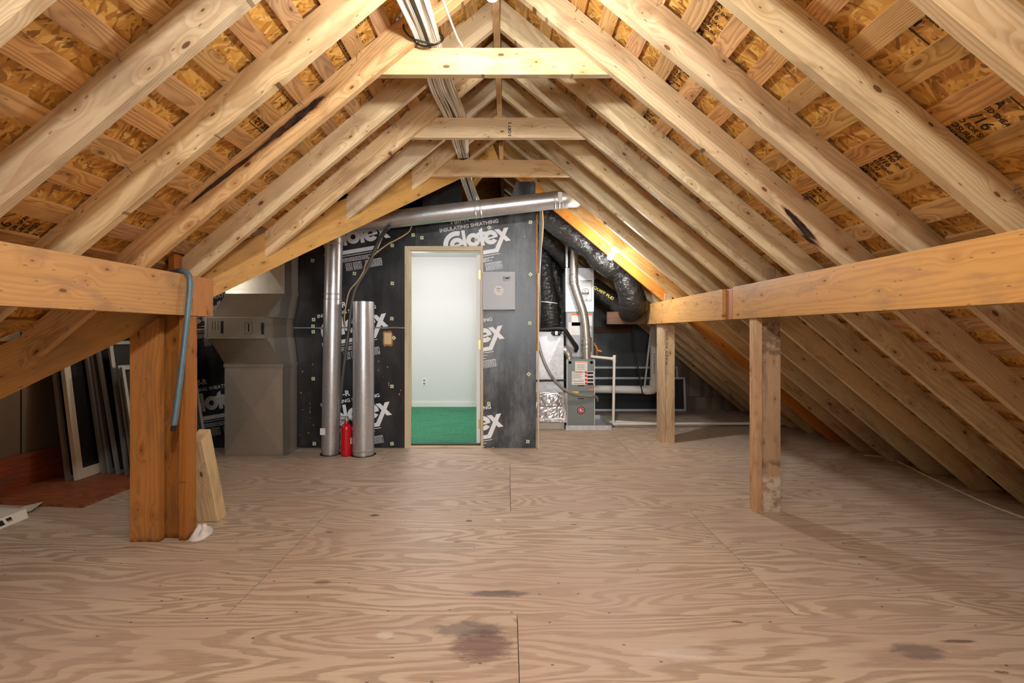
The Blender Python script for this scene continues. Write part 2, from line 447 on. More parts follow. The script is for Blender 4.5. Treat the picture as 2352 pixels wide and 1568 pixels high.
def osb():
    t = NT('strand_board')
    v = t.coords()
    best = None; colv = None
    for i, (ang, sx, sy) in enumerate(((0.35, 0.5, 2.4), (1.25, 0.42, 2.1), (2.2, 0.5, 2.6), (2.9, 0.42, 1.9))):
        mp = t.n('ShaderNodeMapping', {'Vector': v, 'Rotation': (0.0, 0.0, ang), 'Scale': (sx, sy, 0.0), 'Location': (i * 7.3, i * 3.1, 0)}, vector_type='POINT').outputs[0]
        mp = t.n('ShaderNodeVectorRotate', {'Vector': v, 'Angle': ang}, rotation_type='Z_AXIS').outputs[0]
        mp = t.vmath('ADD', t.vmath('MULTIPLY', mp, (sx, sy, 0)), (i * 7.3, i * 3.1, 0))
        vo = t.n('ShaderNodeTexVoronoi', {'Vector': mp, 'Scale': 1.0, 'Randomness': 1.0}, voronoi_dimensions='2D')
        sc = t.n('ShaderNodeSeparateColor', {0: vo.outputs['Color']})
        pr, cv = sc.outputs[0], sc.outputs[1]
        if best is None: best, colv = pr, cv
        else:
            g = t.math('GREATER_THAN', pr, best)
            colv = t.n('ShaderNodeMix', {0: g, 2: colv, 3: cv}).outputs[0]
            best = t.math('MAXIMUM', pr, best)
    fib = t.noise(t.scaled(v, (2.5, 2.5, 0)), 1.0, 3.0, 0.7).outputs[0]
    rmp = t.n('ShaderNodeValToRGB', {0: t.math('ADD', t.math('MULTIPLY', colv, 0.85), t.math('MULTIPLY', fib, 0.15))})
    cr = rmp.color_ramp
    cr.elements[0].position = 0.03; cr.elements[0].color = srgb(122, 80, 34)
    cr.elements[1].position = 0.97; cr.elements[1].color = srgb(230, 192, 114)
    e = cr.elements.new(0.3); e.color = srgb(186, 130, 56)
    e = cr.elements.new(0.7); e.color = srgb(218, 166, 80)
    t.base(rmp.outputs[0]); t.set(Roughness=0.42)
    t.bump(colv, 0.4, 0.06)
    return t.m
M['osb'] = osb()

def galv(name, col, rough=0.3, spang=0.25, scale=2.5, metal=0.92):
    t = NT(name)
    v = t.coords((50, 50, 50))
    vo = t.n('ShaderNodeTexVoronoi', {'Vector': v, 'Scale': scale})
    r = t.n('ShaderNodeSeparateColor', {0: vo.outputs['Color']}).outputs[0]
    nz = t.noise(t.scaled(v, (0.2, 0.2, 0.08)), 1.0, 4.0, 0.6).outputs[0]
    f = t.math('ADD', t.math('MULTIPLY', r, spang), t.math('MULTIPLY', nz, 0.6))
    t.base(t.mix(f, [k * 0.72 for k in col[:3]] + [1], [min(1, k * 1.15) for k in col[:3]] + [1]))
    t.set(Roughness=t.math('MULTIPLY_ADD', f, 0.18, rough - 0.05), Metallic=metal)
    t.bump(r, 0.06, 0.02)
    return t.m
M['galv'] = galv('galvanised_steel', srgb(206, 206, 206), 0.3, 0.3, 2.5, 0.72)
M['galv_flat'] = galv('spangled_galvanised_sheet', srgb(212, 214, 216), 0.42, 0.5, 0.9, 0.5)
M['duct'] = galv('dull_duct_steel', srgb(196, 188, 174), 0.34, 0.12, 0.8, 0.6)
M['flue'] = galv('flue_steel', srgb(196, 188, 176), 0.28, 0.25, 2.5, 0.75)
M['foil'] = galv('foil_tape', srgb(226, 224, 226), 0.24, 0.3, 0.7, 0.9)

def sheathing(name, base, grey, amt):
    t = NT(name)
    v = t.coords()
    n1 = t.noise(t.scaled(v, (0.12, 0.12, 0.05)), 1.0, 6.0, 0.65).outputs[0]
    n2 = t.noise(t.scaled(v, (1.6, 1.6, 0.03)), 1.0, 3.0, 0.6).outputs[0]
    col = t.mix(t.ss(t.math('ADD', t.math('MULTIPLY', n1, 0.88), t.math('MULTIPLY', n2, 0.12)), 0.4, 0.72, 0, amt), base, grey)
    vo = t.n('ShaderNodeTexVoronoi', {'Vector': t.scaled(v, (0.13, 0.13, 0.1)), 'Scale': 1.0})
    rr = t.n('ShaderNodeSeparateColor', {0: vo.outputs['Color']}).outputs[0]
    sp = t.math('MULTIPLY', t.math('LESS_THAN', vo.outputs['Distance'], t.math('MULTIPLY', rr, 0.06)), t.math('GREATER_THAN', rr, 0.7))
    col = t.mix(t.math('MULTIPLY', sp, 0.5), col, srgb(150, 140, 130))
    t.base(col)
    t.set(Roughness=t.math('MULTIPLY_ADD', n1, 0.25, 0.25))
    t.bump(t.math('ADD', n1, t.math('MULTIPLY', n2, 0.2)), 0.25, 0.12)
    return t.m
M['black_board'] = sheathing('black_insulation_board', srgb(30, 30, 32), srgb(74, 74, 76), 0.6)
M['black_board_scuff_sheen'] = sheathing('scuffed_black_board_with_sheen', srgb(42, 43, 45), srgb(122, 124, 126), 0.9)  # scuffs, with the grey raised to paint in the board's sheen
M['grey_board'] = sheathing('grey_insulation_board', srgb(76, 80, 80), srgb(96, 98, 96), 0.6)
M['brown_board'] = sheathing('brown_grey_insulation_board', srgb(126, 108, 88), srgb(146, 126, 104), 0.6)
M['print_white'] = plain('white_print', srgb(242, 242, 244), 0.6, noise_amt=0.06)
M['print_dim'] = plain('grey_print', srgb(176, 174, 168), 0.6)
M['ink'] = plain('dark_ink', srgb(34, 26, 20), 0.7)
M['torn'] = plain('torn_board_edge', srgb(176, 112, 60), 0.9, noise_amt=0.4)
M['cap'] = plain('pale_green_plastic', srgb(206, 222, 176), 0.5)
M['white_paint'] = plain('white_wall_paint', srgb(222, 222, 219), 0.7, noise_amt=0.01)
M['white_trim'] = plain('white_trim_paint', srgb(232, 231, 227), 0.45)
M['jamb'] = plain('cream_jamb_paint', srgb(206, 192, 160), 0.4, noise_amt=0.05)
M['brass'] = plain('brass_hinge', srgb(200, 176, 110), 0.35, 0.8)
M['panel_grey'] = plain('grey_enamel', srgb(168, 168, 170), 0.4, noise_amt=0.03)
M['furnace'] = plain('furnace_enamel', srgb(122, 128, 124), 0.38, noise_amt=0.05)
M['cabinet'] = plain('filter_cabinet_enamel', srgb(132, 124, 112), 0.4, noise_amt=0.05)
M['black_plastic'] = plain('black_plastic', srgb(22, 22, 22), 0.35)
M['rubber'] = plain('black_foam_sleeve', srgb(28, 27, 26), 0.55)
M['dark'] = plain('dark_void', srgb(24, 18, 14), 0.9)
M['paper'] = plain('white_paper_label', srgb(226, 222, 216), 0.6)
M['label_grey'] = plain('grey_print_block', srgb(150, 146, 142), 0.6)
M['red_paint'] = plain('red_extinguisher_paint', srgb(196, 16, 28), 0.3)
M['red_dot'] = plain('red_print', srgb(210, 30, 40), 0.5)
M['orange_print'] = plain('orange_print', srgb(226, 110, 50), 0.5)
M['yellow_print'] = plain('yellow_print', srgb(226, 208, 60), 0.5)
M['pvc'] = plain('white_pvc', srgb(226, 220, 210), 0.35, noise_amt=0.04)
M['steel'] = plain('bright_steel', srgb(190, 188, 184), 0.35, 0.85)
M['copper'] = plain('copper', srgb(196, 128, 84), 0.35, 0.8)
M['tan_cable'] = plain('tan_cable', srgb(206, 172, 124), 0.5)
M['grey_cable'] = plain('grey_cable', srgb(88, 84, 78), 0.45)
M['white_cable'] = plain('white_cable', srgb(232, 226, 216), 0.45)
M['cream_cable'] = plain('cream_cable', srgb(222, 204, 176), 0.45)
M['black_cable'] = plain('black_cable', srgb(40, 38, 36), 0.45)
M['blue_bar'] = plain('chipped_blue_paint', srgb(98, 124, 138), 0.45, 0.2, noise_amt=0.35)
M['cloth'] = plain('white_cloth', srgb(232, 230, 226), 0.85, noise_amt=0.04)
M['card'] = plain('white_cardboard', srgb(226, 220, 206), 0.7, noise_amt=0.04)
M['alu'] = plain('grey_aluminium_frame', srgb(150, 146, 138), 0.4, 0.4)
M['alu_white'] = plain('white_aluminium_frame', srgb(230, 220, 196), 0.4)
M['alu_pale'] = plain('pale_aluminium_frame', srgb(206, 208, 206), 0.4, 0.2)
M['mesh'] = plain('dark_insect_mesh', srgb(34, 33, 33), 0.6, noise_amt=0.1)
M['knot_nail'] = plain('nail_steel', srgb(130, 126, 120), 0.4, 0.8)
M['galv_dark'] = plain('blackened_steel', srgb(50, 46, 44), 0.5, 0.5)
M['outlet'] = plain('white_outlet_plastic', srgb(236, 236, 232), 0.35)
M['beige_plate'] = plain('beige_plate', srgb(222, 198, 150), 0.45)
M['socket'] = plain('white_porcelain', srgb(240, 238, 232), 0.3)
M['insul'] = plain('pink_insulation', srgb(206, 176, 196), 0.95, noise_amt=0.25)
def carpet():
    t = NT('green_carpet'); v = t.coords()
    n = t.noise(t.scaled(v, (1.2, 1.2, 1.2)), 1.0, 6.0, 0.8).outputs[0]
    n2 = t.noise(t.scaled(v, (0.05, 0.25, 0)), 1.0, 3.0, 0.6).outputs[0]
    c = t.mix(t.ss(n, 0.3, 0.7), srgb(38, 110, 78), srgb(70, 156, 116))
    t.base(t.mix(t.ss(n2, 0.5, 0.75, 0, 0.45), c, srgb(22, 74, 54))); t.set(Roughness=0.95)
    t.bump(n, 0.5, 0.3)
    return t.m
M['carpet'] = carpet()
def glossy_sleeve():
    t = NT('black_duct_sleeve'); v = t.coords((40, 40, 40))
    n = t.noise(t.scaled(v, (0.5, 0.5, 0.5)), 1.0, 4.0, 0.6, 0.6).outputs[0]
    t.base(srgb(34, 32, 30)); t.set(Roughness=0.2)
    t.bump(n, 0.9, 0.9)
    return t.m
M['sleeve'] = glossy_sleeve()
def bulb_mat(name, strength):
    t = NT(name); t.base((1, 1, 1, 1))
    t.b.inputs['Emission Color'].default_value = (0.97, 0.98, 0.98, 1)
    t.b.inputs['Emission Strength'].default_value = strength
    return t.m
M['bulb'] = bulb_mat('lit_bulb_glass', BULB_MAIN)
M['bulb_far'] = bulb_mat('lit_bulb_glass_far', BULB_FAR)
# ------------------------------------------------------------------ the roof
XR, HR, SL = -2.6, 119.85, 0.834           # ridge line, height of the rafters' underside there, slope
ANG = math.atan(SL); CA, SA = math.cos(ANG), math.sin(ANG)
def under(x): return HR - SL * abs(x - XR)
def xv(Z): return -65.3 + 1.015 * (Z - 131.4)     # the valley in plan
def zv(x): return 131.4 + (x + 65.3) / 1.015
RZ = [66.2 + 16.3 * (k - 4) for k in range(0, 19)]   # near faces of the rafters
UP = 5.5 / CA + 0.75 / CA                  # top of the skip boards above the rafters' underside

bm = bmesh.new()
def deck(pts, t=0.5):
    a = [(x, z, h + UP) for x, z, h in pts]
    prism(bm, a, [(x, y, h + t) for x, y, h in a])
deck([(XR, -90, HR), (XR, 306, HR), (146, 306, under(146)), (146, -90, under(146))])
ZR = zv(XR)
deck([(XR, -90, HR), (-149.5, -90, under(-149.5)), (-149.5, zv(-149.5), under(-149.5)), (XR, ZR, HR)])
deck([(XR, ZR, HR), (-149.5, zv(-149.5), under(-149.5)), (-149.5, ZR, HR)])
deck([(XR, ZR, HR), (-149.5, ZR, HR), (-149.5, 207, HR - SL * (207 - ZR)), (XR, 207, HR - SL * (207 - ZR))])
deck([(XR, 207.2, HR), (-36, 207.2, under(-36)), (-36, 312, under(-36)), (XR, 312, HR)])
ceiling = tag(mesh_obj('ceiling', bm, M['osb']), 'pitched roof deck of golden strand board above pine skip boards', kind='structure')

def plumb(d, v): return (d - v * SA) / CA
def floor_cut(v, h=0.05): return (HR - h + v * CA) / SA
for k, Z in enumerate(RZ):
    # right-hand slope: runs from the ridge to the floor
    mat = M['rafter_char_right'] if k == 6 else (M['rafter_bulb_glow'] if k == 13 else M['rafter'])
    poly = [(plumb(0.85, 0), 0), (floor_cut(0), 0), (floor_cut(5.5), 5.5), (plumb(0.85, 5.5), 5.5)]
    r = lumber('rafter', poly, 0, 1.5, (XR, Z + 1.5, HR), (CA, 0, -SA), (SA, 0, CA), mat, ceiling)
    if k == 13: r['label'] = 'rafter coloured golden for the light of the bare bulb above the furnace'
    if k == 6: r['label'] = 'pine rafter with a black scorched streak near its lower edge'
    # left-hand slope: full length near the camera, cut on the valley further back
    if Z < 50:
        lumber('rafter', poly, 0, 1.5, (XR, Z, HR), (-CA, 0, -SA), (-SA, 0, CA), M['rafter'], ceiling)
    elif Z < 186:
        D = XR - xv(Z) - 0.1
        pa = [(plumb(0.85, 0), 0), (plumb(D, 0), 0), (plumb(D, 5.5), 5.5), (plumb(0.85, 5.5), 5.5)]
        pb = [(plumb(0.85, 0), 0), (plumb(D - 1.5, 0), 0), (plumb(D - 1.5, 5.5), 5.5), (plumb(0.85, 5.5), 5.5)]
        r = lumber('rafter', pa, 0, 1.5, (XR, Z, HR), (-CA, 0, -SA), (-SA, 0, CA), M['rafter_char'] if k == 6 else M['rafter'], ceiling, poly2=pb)
        if k == 6: r['label'] = 'pine rafter with a long black charred streak along its face'
stick('ridge_board', XR - 0.8, XR + 0.8, -20, 305, HR - 0.9, HR + 6.6, M['skip'], ceiling)
# valley rafter: a deep golden plank that the short rafters of the left slope run into
Uv = Vector((-1.015, -1, -0.834 * 1.015)).normalized()
o = lumber('valley_rafter', [(-99, -3.3), (112, -3.3), (112, 5.9), (-99, 5.9)], -1.5 if Uv.cross(Vector((0, 0, 1))).y < 0 else 0.0, 0.0 if Uv.cross(Vector((0, 0, 1))).y < 0 else 1.5,
       (-65.3, 131.4, under(-65.3)), Uv, (0, 0, 1), M['beam'], ceiling)
o['label'] = 'deep golden valley plank where the short left rafters end'
# rafters of the side gable behind the valley
for x in range(-142, -10, 16):
    z0 = zv(x); L = (ZR - z0)
    if L < 8: continue
    lumber('rafter', [(1.3, 0), (L / CA, 0), (L / CA - 4, 5.5), (5, 5.5)], 0, 1.5, (x, z0 + 1.8, under(x) + 1.5), (0, CA, SA), (0, -SA, CA), M['rafter'], ceiling)
# collar ties
for k in (6, 8, 10):
    Z = RZ[k] + 1.55; b = 100.55
    hb = (HR - b) / SL
    lumber('collar_tie', [(-(hb + 6), 0), (hb + 6, 0), (hb + 1, 5.45), (-(hb + 1), 5.45)], 0, 1.5, (XR, Z + 1.5, b), (1, 0, 0), (0, 0, 1), M['tie'], ceiling)

tb = text_bm('S-DRY 2', 1.1, 0.03)
bmesh.ops.transform(tb, matrix=Matrix.Translation((0.9, RZ[8] + 1.5, 100.9)) @ Matrix.Rotation(math.pi / 2, 4, 'X') @ Matrix.Rotation(math.pi / 2, 4, 'Z'), verts=tb.verts)
mesh_obj('lumber_stamp', tb, M['ink'], ceiling, recalc=False)

# skip boards: one by one, running along the ridge on top of the rafters
def skip_row(side, s, w, joints, zend, z0=-20.0):
    c = Vector((XR, 0, HR))
    sl = Vector((side * CA, 0, -SA)); n = Vector((side * SA, 0, CA))
    ends = [z0] + [j for j in joints if z0 + 20 < j < zend - 12] + [zend]
    for a, b in zip(ends, ends[1:]):
        L = b - a - 0.15
        O = c + sl * s + n * (6.25 if side > 0 else 5.5) + Vector((0, a, 0))
        bm = bmesh.new()
        prism(bm, [(0, 0, 0), (L, 0, 0), (L, w, 0), (0, w, 0)], [(0, 0, 0.74), (L, 0, 0.74), (L, w, 0.74), (0, w, 0.74)])
        mesh_obj('skip_board', bm, M['skip'], ceiling, frame(O, (0, 1, 0), sl))
s = 1.2; i = 0
rng = random.Random(3)
while s < 178:
    w = 3.45 + rng.uniform(-0.12, 0.1)
    jr = sorted(rng.sample(RZ[3:], 2)); jl = sorted(rng.sample(RZ[3:10], 1))
    skip_row(1, s, w, [j + 0.75 for j in jr], 305)
    x = XR - (s + w) * CA
    skip_row(-1, s, w, [j + 0.75 for j in jl], max(30, zv(x) + 4.5))
    s += 7.15 + rng.uniform(-0.35, 0.35); i += 1
# side gable's own boards, running the other way
for q in range(2, 12):
    h_off = q * 13.0
    z = zv(XR) - h_off * CA * 0.98
    x1 = xv(z) - 3
    if x1 < -146: break
    O = Vector((-149, z, HR - (ZR - z) * SL + 5.5 / CA + 0.2))
    bm = bmesh.new(); L = x1 + 149
    box(bm, 0, L, 0, 3.5, 0, 0.7)
    mesh_obj('skip_board', bm, M['skip'], ceiling, frame(O, (1, 0, 0), (0, CA, SA)))
# nails that miss the rafters and poke out of the boards
bm = bmesh.new()
for _ in range(420):
    side = rng.choice((-1, 1)); s = 1.2 + 7.15 * rng.randint(0, 20) + rng.uniform(0.4, 3.1)
    Z = rng.choice(RZ[3:14]) + rng.choice((-0.5, 1.9)) + rng.uniform(-0.3, 0.3)
    if side < 0 and XR - s * CA < xv(Z) + 6: continue
    p = Vector((XR, Z, HR)) + Vector((side * CA, 0, -SA)) * s + Vector((side * SA, 0, CA)) * 5.5
    d = Vector((-side * SA, 0, -CA)) + Vector((rng.uniform(-.7, .7), rng.uniform(-.7, .7), rng.uniform(-.7, .7)))
    d.normalize()
    tube(bm, [p, p + d * rng.uniform(0.9, 1.7)], 0.045, 4)
tag(mesh_obj('nail', bm, M['knot_nail'], ceiling), kind='stuff')

# printed grade stamps on the strand board, seen between the skip boards
def stamp(px, py, lines):
    """a stamp on the underside of the strand board where the photograph's pixel meets it"""
    side = 1 if px > 1140 else -1
    a = (px - 1166) / F; b = (763 - py) / F; off = 6.2 / CA
    Z = (HR + side * SL * XR + off - CAMH) / (b + side * SL * a)
    P = PX(px, py, Z)
    bm = bmesh.new(); y = 0
    for body, sz in lines:
        t = text_bm(body, sz, 0.02)
        bmesh.ops.translate(t, vec=(0, y - sz, 0), verts=t.verts); y -= sz * 1.08
        add_bm(bm, t)
    xs = max(v.co.x for v in bm.verts) + 0.4
    for k, (x0, x1, y0, y1) in enumerate(((-.4, xs, 0.35, 0.5), (-.4, xs, y - .5, y - .35), (-.4, -.25, y - .5, .5), (xs - .15, xs, y - .5, .5))):
        vs = [bm.verts.new(c + (0.002 * k,)) for c in ((x0, y0), (x1, y0), (x1, y1), (x0, y1))]; bm.faces.new(vs)
    bmesh.ops.translate(bm, vec=(-xs / 2, -y / 2, 0), verts=bm.verts)
    sl = Vector((side * CA, 0, -SA)); U = sl if side > 0 else -sl
    o = mesh_obj('grade_stamp', bm, M['ink'], ceiling, frame(P, U, (0, -1, 0)), recalc=False)
big = [('APA', 1.6), ('RATED SHEATHING', 1.0), ('24/16', 2.2), ('SIZED FOR SPACING', 1.0), ('EXPOSURE 1', 1.1), ('THICKNESS', 1.2), ('5/8 IN', 1.5)]
small = [('APA', 1.5), ('RATED SHEATHING', .9), ('24/16', 1.4), ('MEETS GRADE', .8), ('PS 2-92', 1.0), ('EXPOSURE 1', .9), ('QM', 1.6)]
for px, py, tx in ((2255, 300, big), (1655, 60, small), (2045, 395, small), (1875, 462, small), (1570, 185, small), (2200, 30, small), (1500, 290, small),
                   (825, 80, small), (345, 595, small), (30, 515, big), (875, 190, small), (640, 270, small), (470, 475, small), (820, 330, small)):
    stamp(px, py, tx)

# ------------------------------------------------------------------ the floor
bm = bmesh.new(); box(bm, -152, 152, -90, 306, -1.6, -0.85)
floor = tag(mesh_obj('floor', bm, M['dark']), 'bare plywood subfloor of the attic', kind='structure')
rows = [(-13.4 - 48, -13.4, 48.6), (-13.4, 34.6, -47.4), (34.6, 82.6, 1.6), (82.6, 130.6, -47.4), (130.6, 178.6, 0.8), (178.6, 226.6, -47.4), (226.6, 274.6, 0.8), (274.6, 305.5, 48.6)]
for z0, z1, j in rows:
    xs = [-151.5] + [j + 96 * n for n in range(-3, 4) if -149 < j + 96 * n < 149] + [151.5]
    for a, b in zip(xs, xs[1:]):
        bm = bmesh.new(); L = (b - a) / 2 - 0.06; Wd = (z1 - z0) / 2 - 0.03
        box(bm, -L, L, -Wd, Wd, -0.75, 0)
        mat = M['plywood_a'] if (z0 == 34.6 and abs(b - 1.6) < .1) else M['plywood_b'] if (z0 == 82.6 and abs(a + 47.4) < .1) else M['plywood_c'] if (z0 == 34.6 and abs(a - 1.6) < .1) else M['plywood']
        mesh_obj('plywood_sheet', bm, mat, floor, Matrix.Translation(Vector(((a + b) / 2, (z0 + z1) / 2, 0)) * S))

# ------------------------------------------------------------------ walls
ZW = 202.0
wall_back = tag(struct('wall_back', (-60, ZW, 0)), 'end wall clad in black insulation board with white lettering')
def panel(x0, x1, z0, z1, mat, y=ZW, t=0.9, top=None):
    poly = top or [(x0, z0), (x1, z0), (x1, z1), (x0, z1)]
    bm = bmesh.new()
    prism(bm, [(x, y, z) for x, z in poly], [(x, y + t, z) for x, z in poly])
    return mesh_obj('sheathing_panel', bm, mat, wall_back)
DL, DR, DT = -42.4, -10.1, 83.2              # outside of the door frame
panel(-149.8, -90.2, 0.1, 49.4, M['black_board'])
panel(-90.0, DL, 0.1, 49.4, M['black_board'])
panel(-149.8, -90.2, 49.8, 92, M['black_board'])
panel(-90.0, -38.2, 49.8, 92, M['black_board'], top=[(-90, 49.8), (DL, 49.8), (DL, DT), (-38.2, DT), (-38.2, 92), (-90, 92)])
panel(-38, 12, 83.2, 92, M['black_board_scuff_sheen'], top=[(-38, DT), (DR, DT), (DR, 0.1), (11.6, 0.1), (12.2, 98), (-38, 93)])
panel(0, 0, 0, 0, M['black_board'], top=[(-149.8, 92.1), (-46, 92.1), (-46, 96), (-149.8, 96)])
panel(0, 0, 0, 0, M['black_board'], top=[(-35, 93.5), (-19, 94.5), (-19, 113), (-23, 113), (-35, 107)])
panel(0, 0, 0, 0, M['black_board_scuff_sheen'], y=ZW - 1.1, top=[(0.4, 96.5), (11.4, 98.2), (11.4, 109), (10.8, 109.6), (3.4, 109.6), (0.0, 98)])
# torn, crumbling board edges
for (x0, x1, z0, z1) in ((11.75, 12.4, 40, 97), (-90.6, -90.0, 38, 58)):
    bm = bmesh.new()
    prev = None; z = z0
    pts = []
    while z < z1:
        pts.append((rng.uniform(x0 - 0.15, x0 + 0.25), z)); z += rng.uniform(0.6, 1.6)
    poly = [(x, ZW - 0.06, z) for x, z in pts] + [(x1, ZW - 0.06, z1), (x1, ZW - 0.06, z0)]
    prism(bm, poly, [(x, ZW + 0.85, z) for x, _, z in poly])
    mesh_obj('torn_edge', bm, M['torn'], wall_back)
stick('edge_strip', 12.3, 12.9, ZW - 1.2, ZW + 0.4, 0.1, 72, M['trim_wood'], wall_back)
for (x, z, w, h) in ((-58.2, 49.6, 7, .5), (-47, 49.7, 4.5, .4), (-73, 49.2, 9, .4)):
    bm = bmesh.new(); box(bm, x - w / 2, x + w / 2, ZW - 0.07, ZW + 0.2, z - h / 2, z + h / 2)
    mesh_obj('torn_edge', bm, M['torn'], wall_back)
# chips where the facing is torn off
bm = bmesh.new()
for _ in range(26):
    x, z, r = rng.uniform(-88, -80) if rng.random() < .5 else rng.uniform(-56, -44), rng.uniform(3, 40), rng.uniform(.12, .45)
    n = 6; ph = rng.random()
    poly = [(x + r * rng.uniform(.5, 1.2) * math.cos(6.283 * (k + ph) / n), ZW - 0.03, z + 1.5 * r * rng.uniform(.5, 1.2) * math.sin(6.283 * (k + ph) / n)) for k in range(n)]
    extrude(bm, poly, (0, 0.1, 0))
tag(mesh_obj('torn_chip', bm, M['torn'], wall_back), kind='stuff')

# printed lettering of the boards
LAYER = [0]
def poly2(bm, pts):
    LAYER[0] = (LAYER[0] + 1) % 40
    bm.faces.new([bm.verts.new((u, v, 0.0012 * LAYER[0])) for u, v in pts])
def ring(bm, cx, cy, r0, r1, a0, a1, n=22):
    for k in range(n):
        a, b = math.radians(a0 + (a1 - a0) * k / n), math.radians(a0 + (a1 - a0) * (k + 1) / n)
        poly2(bm, [(cx + r0 * math.cos(a), cy + r0 * math.sin(a)), (cx + r1 * math.cos(a), cy + r1 * math.sin(a)), (cx + r1 * math.cos(b), cy + r1 * math.sin(b)), (cx + r0 * math.cos(b), cy + r0 * math.sin(b))])
def logo_bm():
    bm = bmesh.new()
    ring(bm, -6.9, -0.9, 3.75, 5.7, 68, 250)                    # C
    for cx in (-6.9, 7.3):                                      # e twice
        cy = -0.9 if cx < 0 else -0.1
        ring(bm, cx, cy, 1.15, 2.95, 8, 325)
        poly2(bm, [(cx - 1.4, cy - .75), (cx + 2.9, cy - .25), (cx + 2.9, cy + .45), (cx - 1.4, cy + 0.05)])
    poly2(bm, [(-4.3, -3), (-2.9, -3), (-2.9, 4.6), (-4.3, 4.6)])
    ring(bm, 0, 0, 1.05, 2.85, 0, 360, 30)                      # o
    poly2(bm, [(2.8, -3), (4.4, -3), (4.4, 4.4), (2.8, 3.6)])    # t
    poly2(bm, [(1.9, 1.3), (5.6, 1.3), (5.6, 2.7), (1.9, 2.7)])
    poly2(bm, [(9.2, 2.75), (11.2, 2.75), (15.3, -2.75), (13.2, -2.75)])   # x with its long tail
    poly2(bm, [(13.2, 2.75), (15.2, 2.75), (10.4, -5.0), (8.3, -5.0)])
    poly2(bm, [(-13, -5.0), (10.4, -5.0), (9.4, -6.6), (-13, -6.6)])
    poly2(bm, [(-13, -7.4), (9.9, -7.4), (9.9, -7.15), (-13, -7.15)])
    t = text_bm('INSULATING SHEATHING', 2.0, 0.05)
    w = max(v.co.x for v in t.verts)
    bmesh.ops.scale(t, vec=(24.6 / w, 1.0, 1), verts=t.verts); bmesh.ops.translate(t, vec=(-13.1, 5.4, 0), verts=t.verts); add_bm(bm, t)
    t = text_bm('Tuff-R', 3.2, 0.07)
    bmesh.ops.translate(t, vec=(-8.6, 8.0, 0), verts=t.verts); add_bm(bm, t)
    for k, (a, b) in enumerate(((-12, 7.2), (-12, 5.0), (-12, 6.3))):
        u = a
        while u < b:
            L = rng.uniform(.5, 1.6); poly2(bm, [(u, -8.5 - .6 * k), (min(b, u + L), -8.5 - .6 * k), (min(b, u + L), -8.2 - .6 * k), (u, -8.2 - .6 * k)]); u += L + .2
    for (a, b) in ((3.2, 10.0), (-5, -2.4), (-1.8, 1.6)):
        for (x0, x1, y0, y1) in ((a, b, -10.55, -10.4), (a, b, -13.4, -13.25), (a, a + .15, -13.4, -10.4), (b - .15, b, -13.4, -10.4)):
            poly2(bm, [(x0, y0), (x1, y0), (x1, y1), (x0, y1)])
        for q in range(5):
            u = a + .3
            while u < b - .5:
                L = rng.uniform(.15, .7); e = min(b - .3, u + L)
                poly2(bm, [(u, -10.95 - .5 * q), (e, -10.95 - .5 * q), (e, -10.7 - .5 * q), (u, -10.7 - .5 * q)]); u += L + .18
    return bm
def print_logo(px, py, clips, mat, tilt=9.6, y=ZW - 0.035):
    c = PX(px, py, ZW)
    out = bmesh.new()
    for planes in clips:
        bm = logo_bm()
        Mx = Matrix.Translation((c.x, c.z, 0)) @ Matrix.Rotation(math.radians(tilt), 4, 'Z')
        bmesh.ops.transform(bm, matrix=Mx, verts=bm.verts)
        for co, no in planes: clip(bm, (co[0], co[1], 0), (no[0], no[1], 0))
        add_bm(out, bm)
    bmesh.ops.transform(out, matrix=Matrix(((1, 0, 0, 0), (0, 0, -1, y), (0, 1, 0, 0), (0, 0, 0, 1))), verts=out.verts)
    mesh_obj('printed_lettering', out, mat, wall_back, recalc=False)
rgt = [((DR + .05, 0), (-1, 0)), ((11.5, 0), (1, 0))]
abv = [((0, DT + .1), (0, -1)), ((DR + .05, 0), (1, 0)), ((0, 95), (0, 1))]
lft = [((DL - .05, 0), (1, 0)), ((-89.5, 0), (-1, 0))]
lo = [((0, 49.3), (0, 1)), ((0, 0.3), (0, -1))]; hi = [((0, 49.9), (0, -1)), ((0, 92), (0, 1))]
print_logo(1087, 551, [abv, rgt + [((0, 96.5), (0, 1))]], M['print_white'])
print_logo(1073, 776, [rgt], M['print_white'])
print_logo(1070, 978, [rgt + [((0, .3), (0, -1))]], M['print_white'])
print_logo(811, 544, [lft + hi], M['print_white'])
print_logo(806, 748, [lft + hi, lft + lo], M['print_white'])
print_logo(814, 951, [lft + lo], M['print_white'])
fl = [((-90.4, 0), (1, 0)), ((-149, 0), (-1, 0))]
print_logo(486, 925, [fl + lo], M['print_dim'])
print_logo(486, 717, [fl + lo, fl + hi], M['print_dim'])
# plastic washer caps that hold the boards
caps = [(717.9, 598), (814.3, 628), (901, 563.6), (901, 650.5), (900, 731.5), (720.5, 733.7), (719, 749), (719.6, 761.6), (904.7, 775.7), (719.6, 869.5), (900.4, 887), (722, 1018.5), (900.4, 1018.5),
        (1218.4, 630.3), (1216.8, 741.6), (1214.4, 859), (1122.6, 926.6), (1212.4, 1013.7), (949, 539.5), (969, 546), (1123.6, 522.4), (1093.8, 550.7), (1218.2, 510)]
for i, (x, y) in enumerate(caps):
    p = PX(x, y, ZW - 0.04)
    bm = bmesh.new()
    box(bm, -.68, .68, -.1, 0, -.68, .68); box(bm, -.2, .2, -.14, -.09, -.2, .2, 1)
    a = rng.choice((0, 0.08, -0.1, 0.75, 0.1))
    mesh_obj('washer_cap', bm, [M['cap'], M['black_plastic']], wall_back, Matrix.Translation(p * S) @ Matrix.Rotation(a, 4, 'Y'), bevel=0)
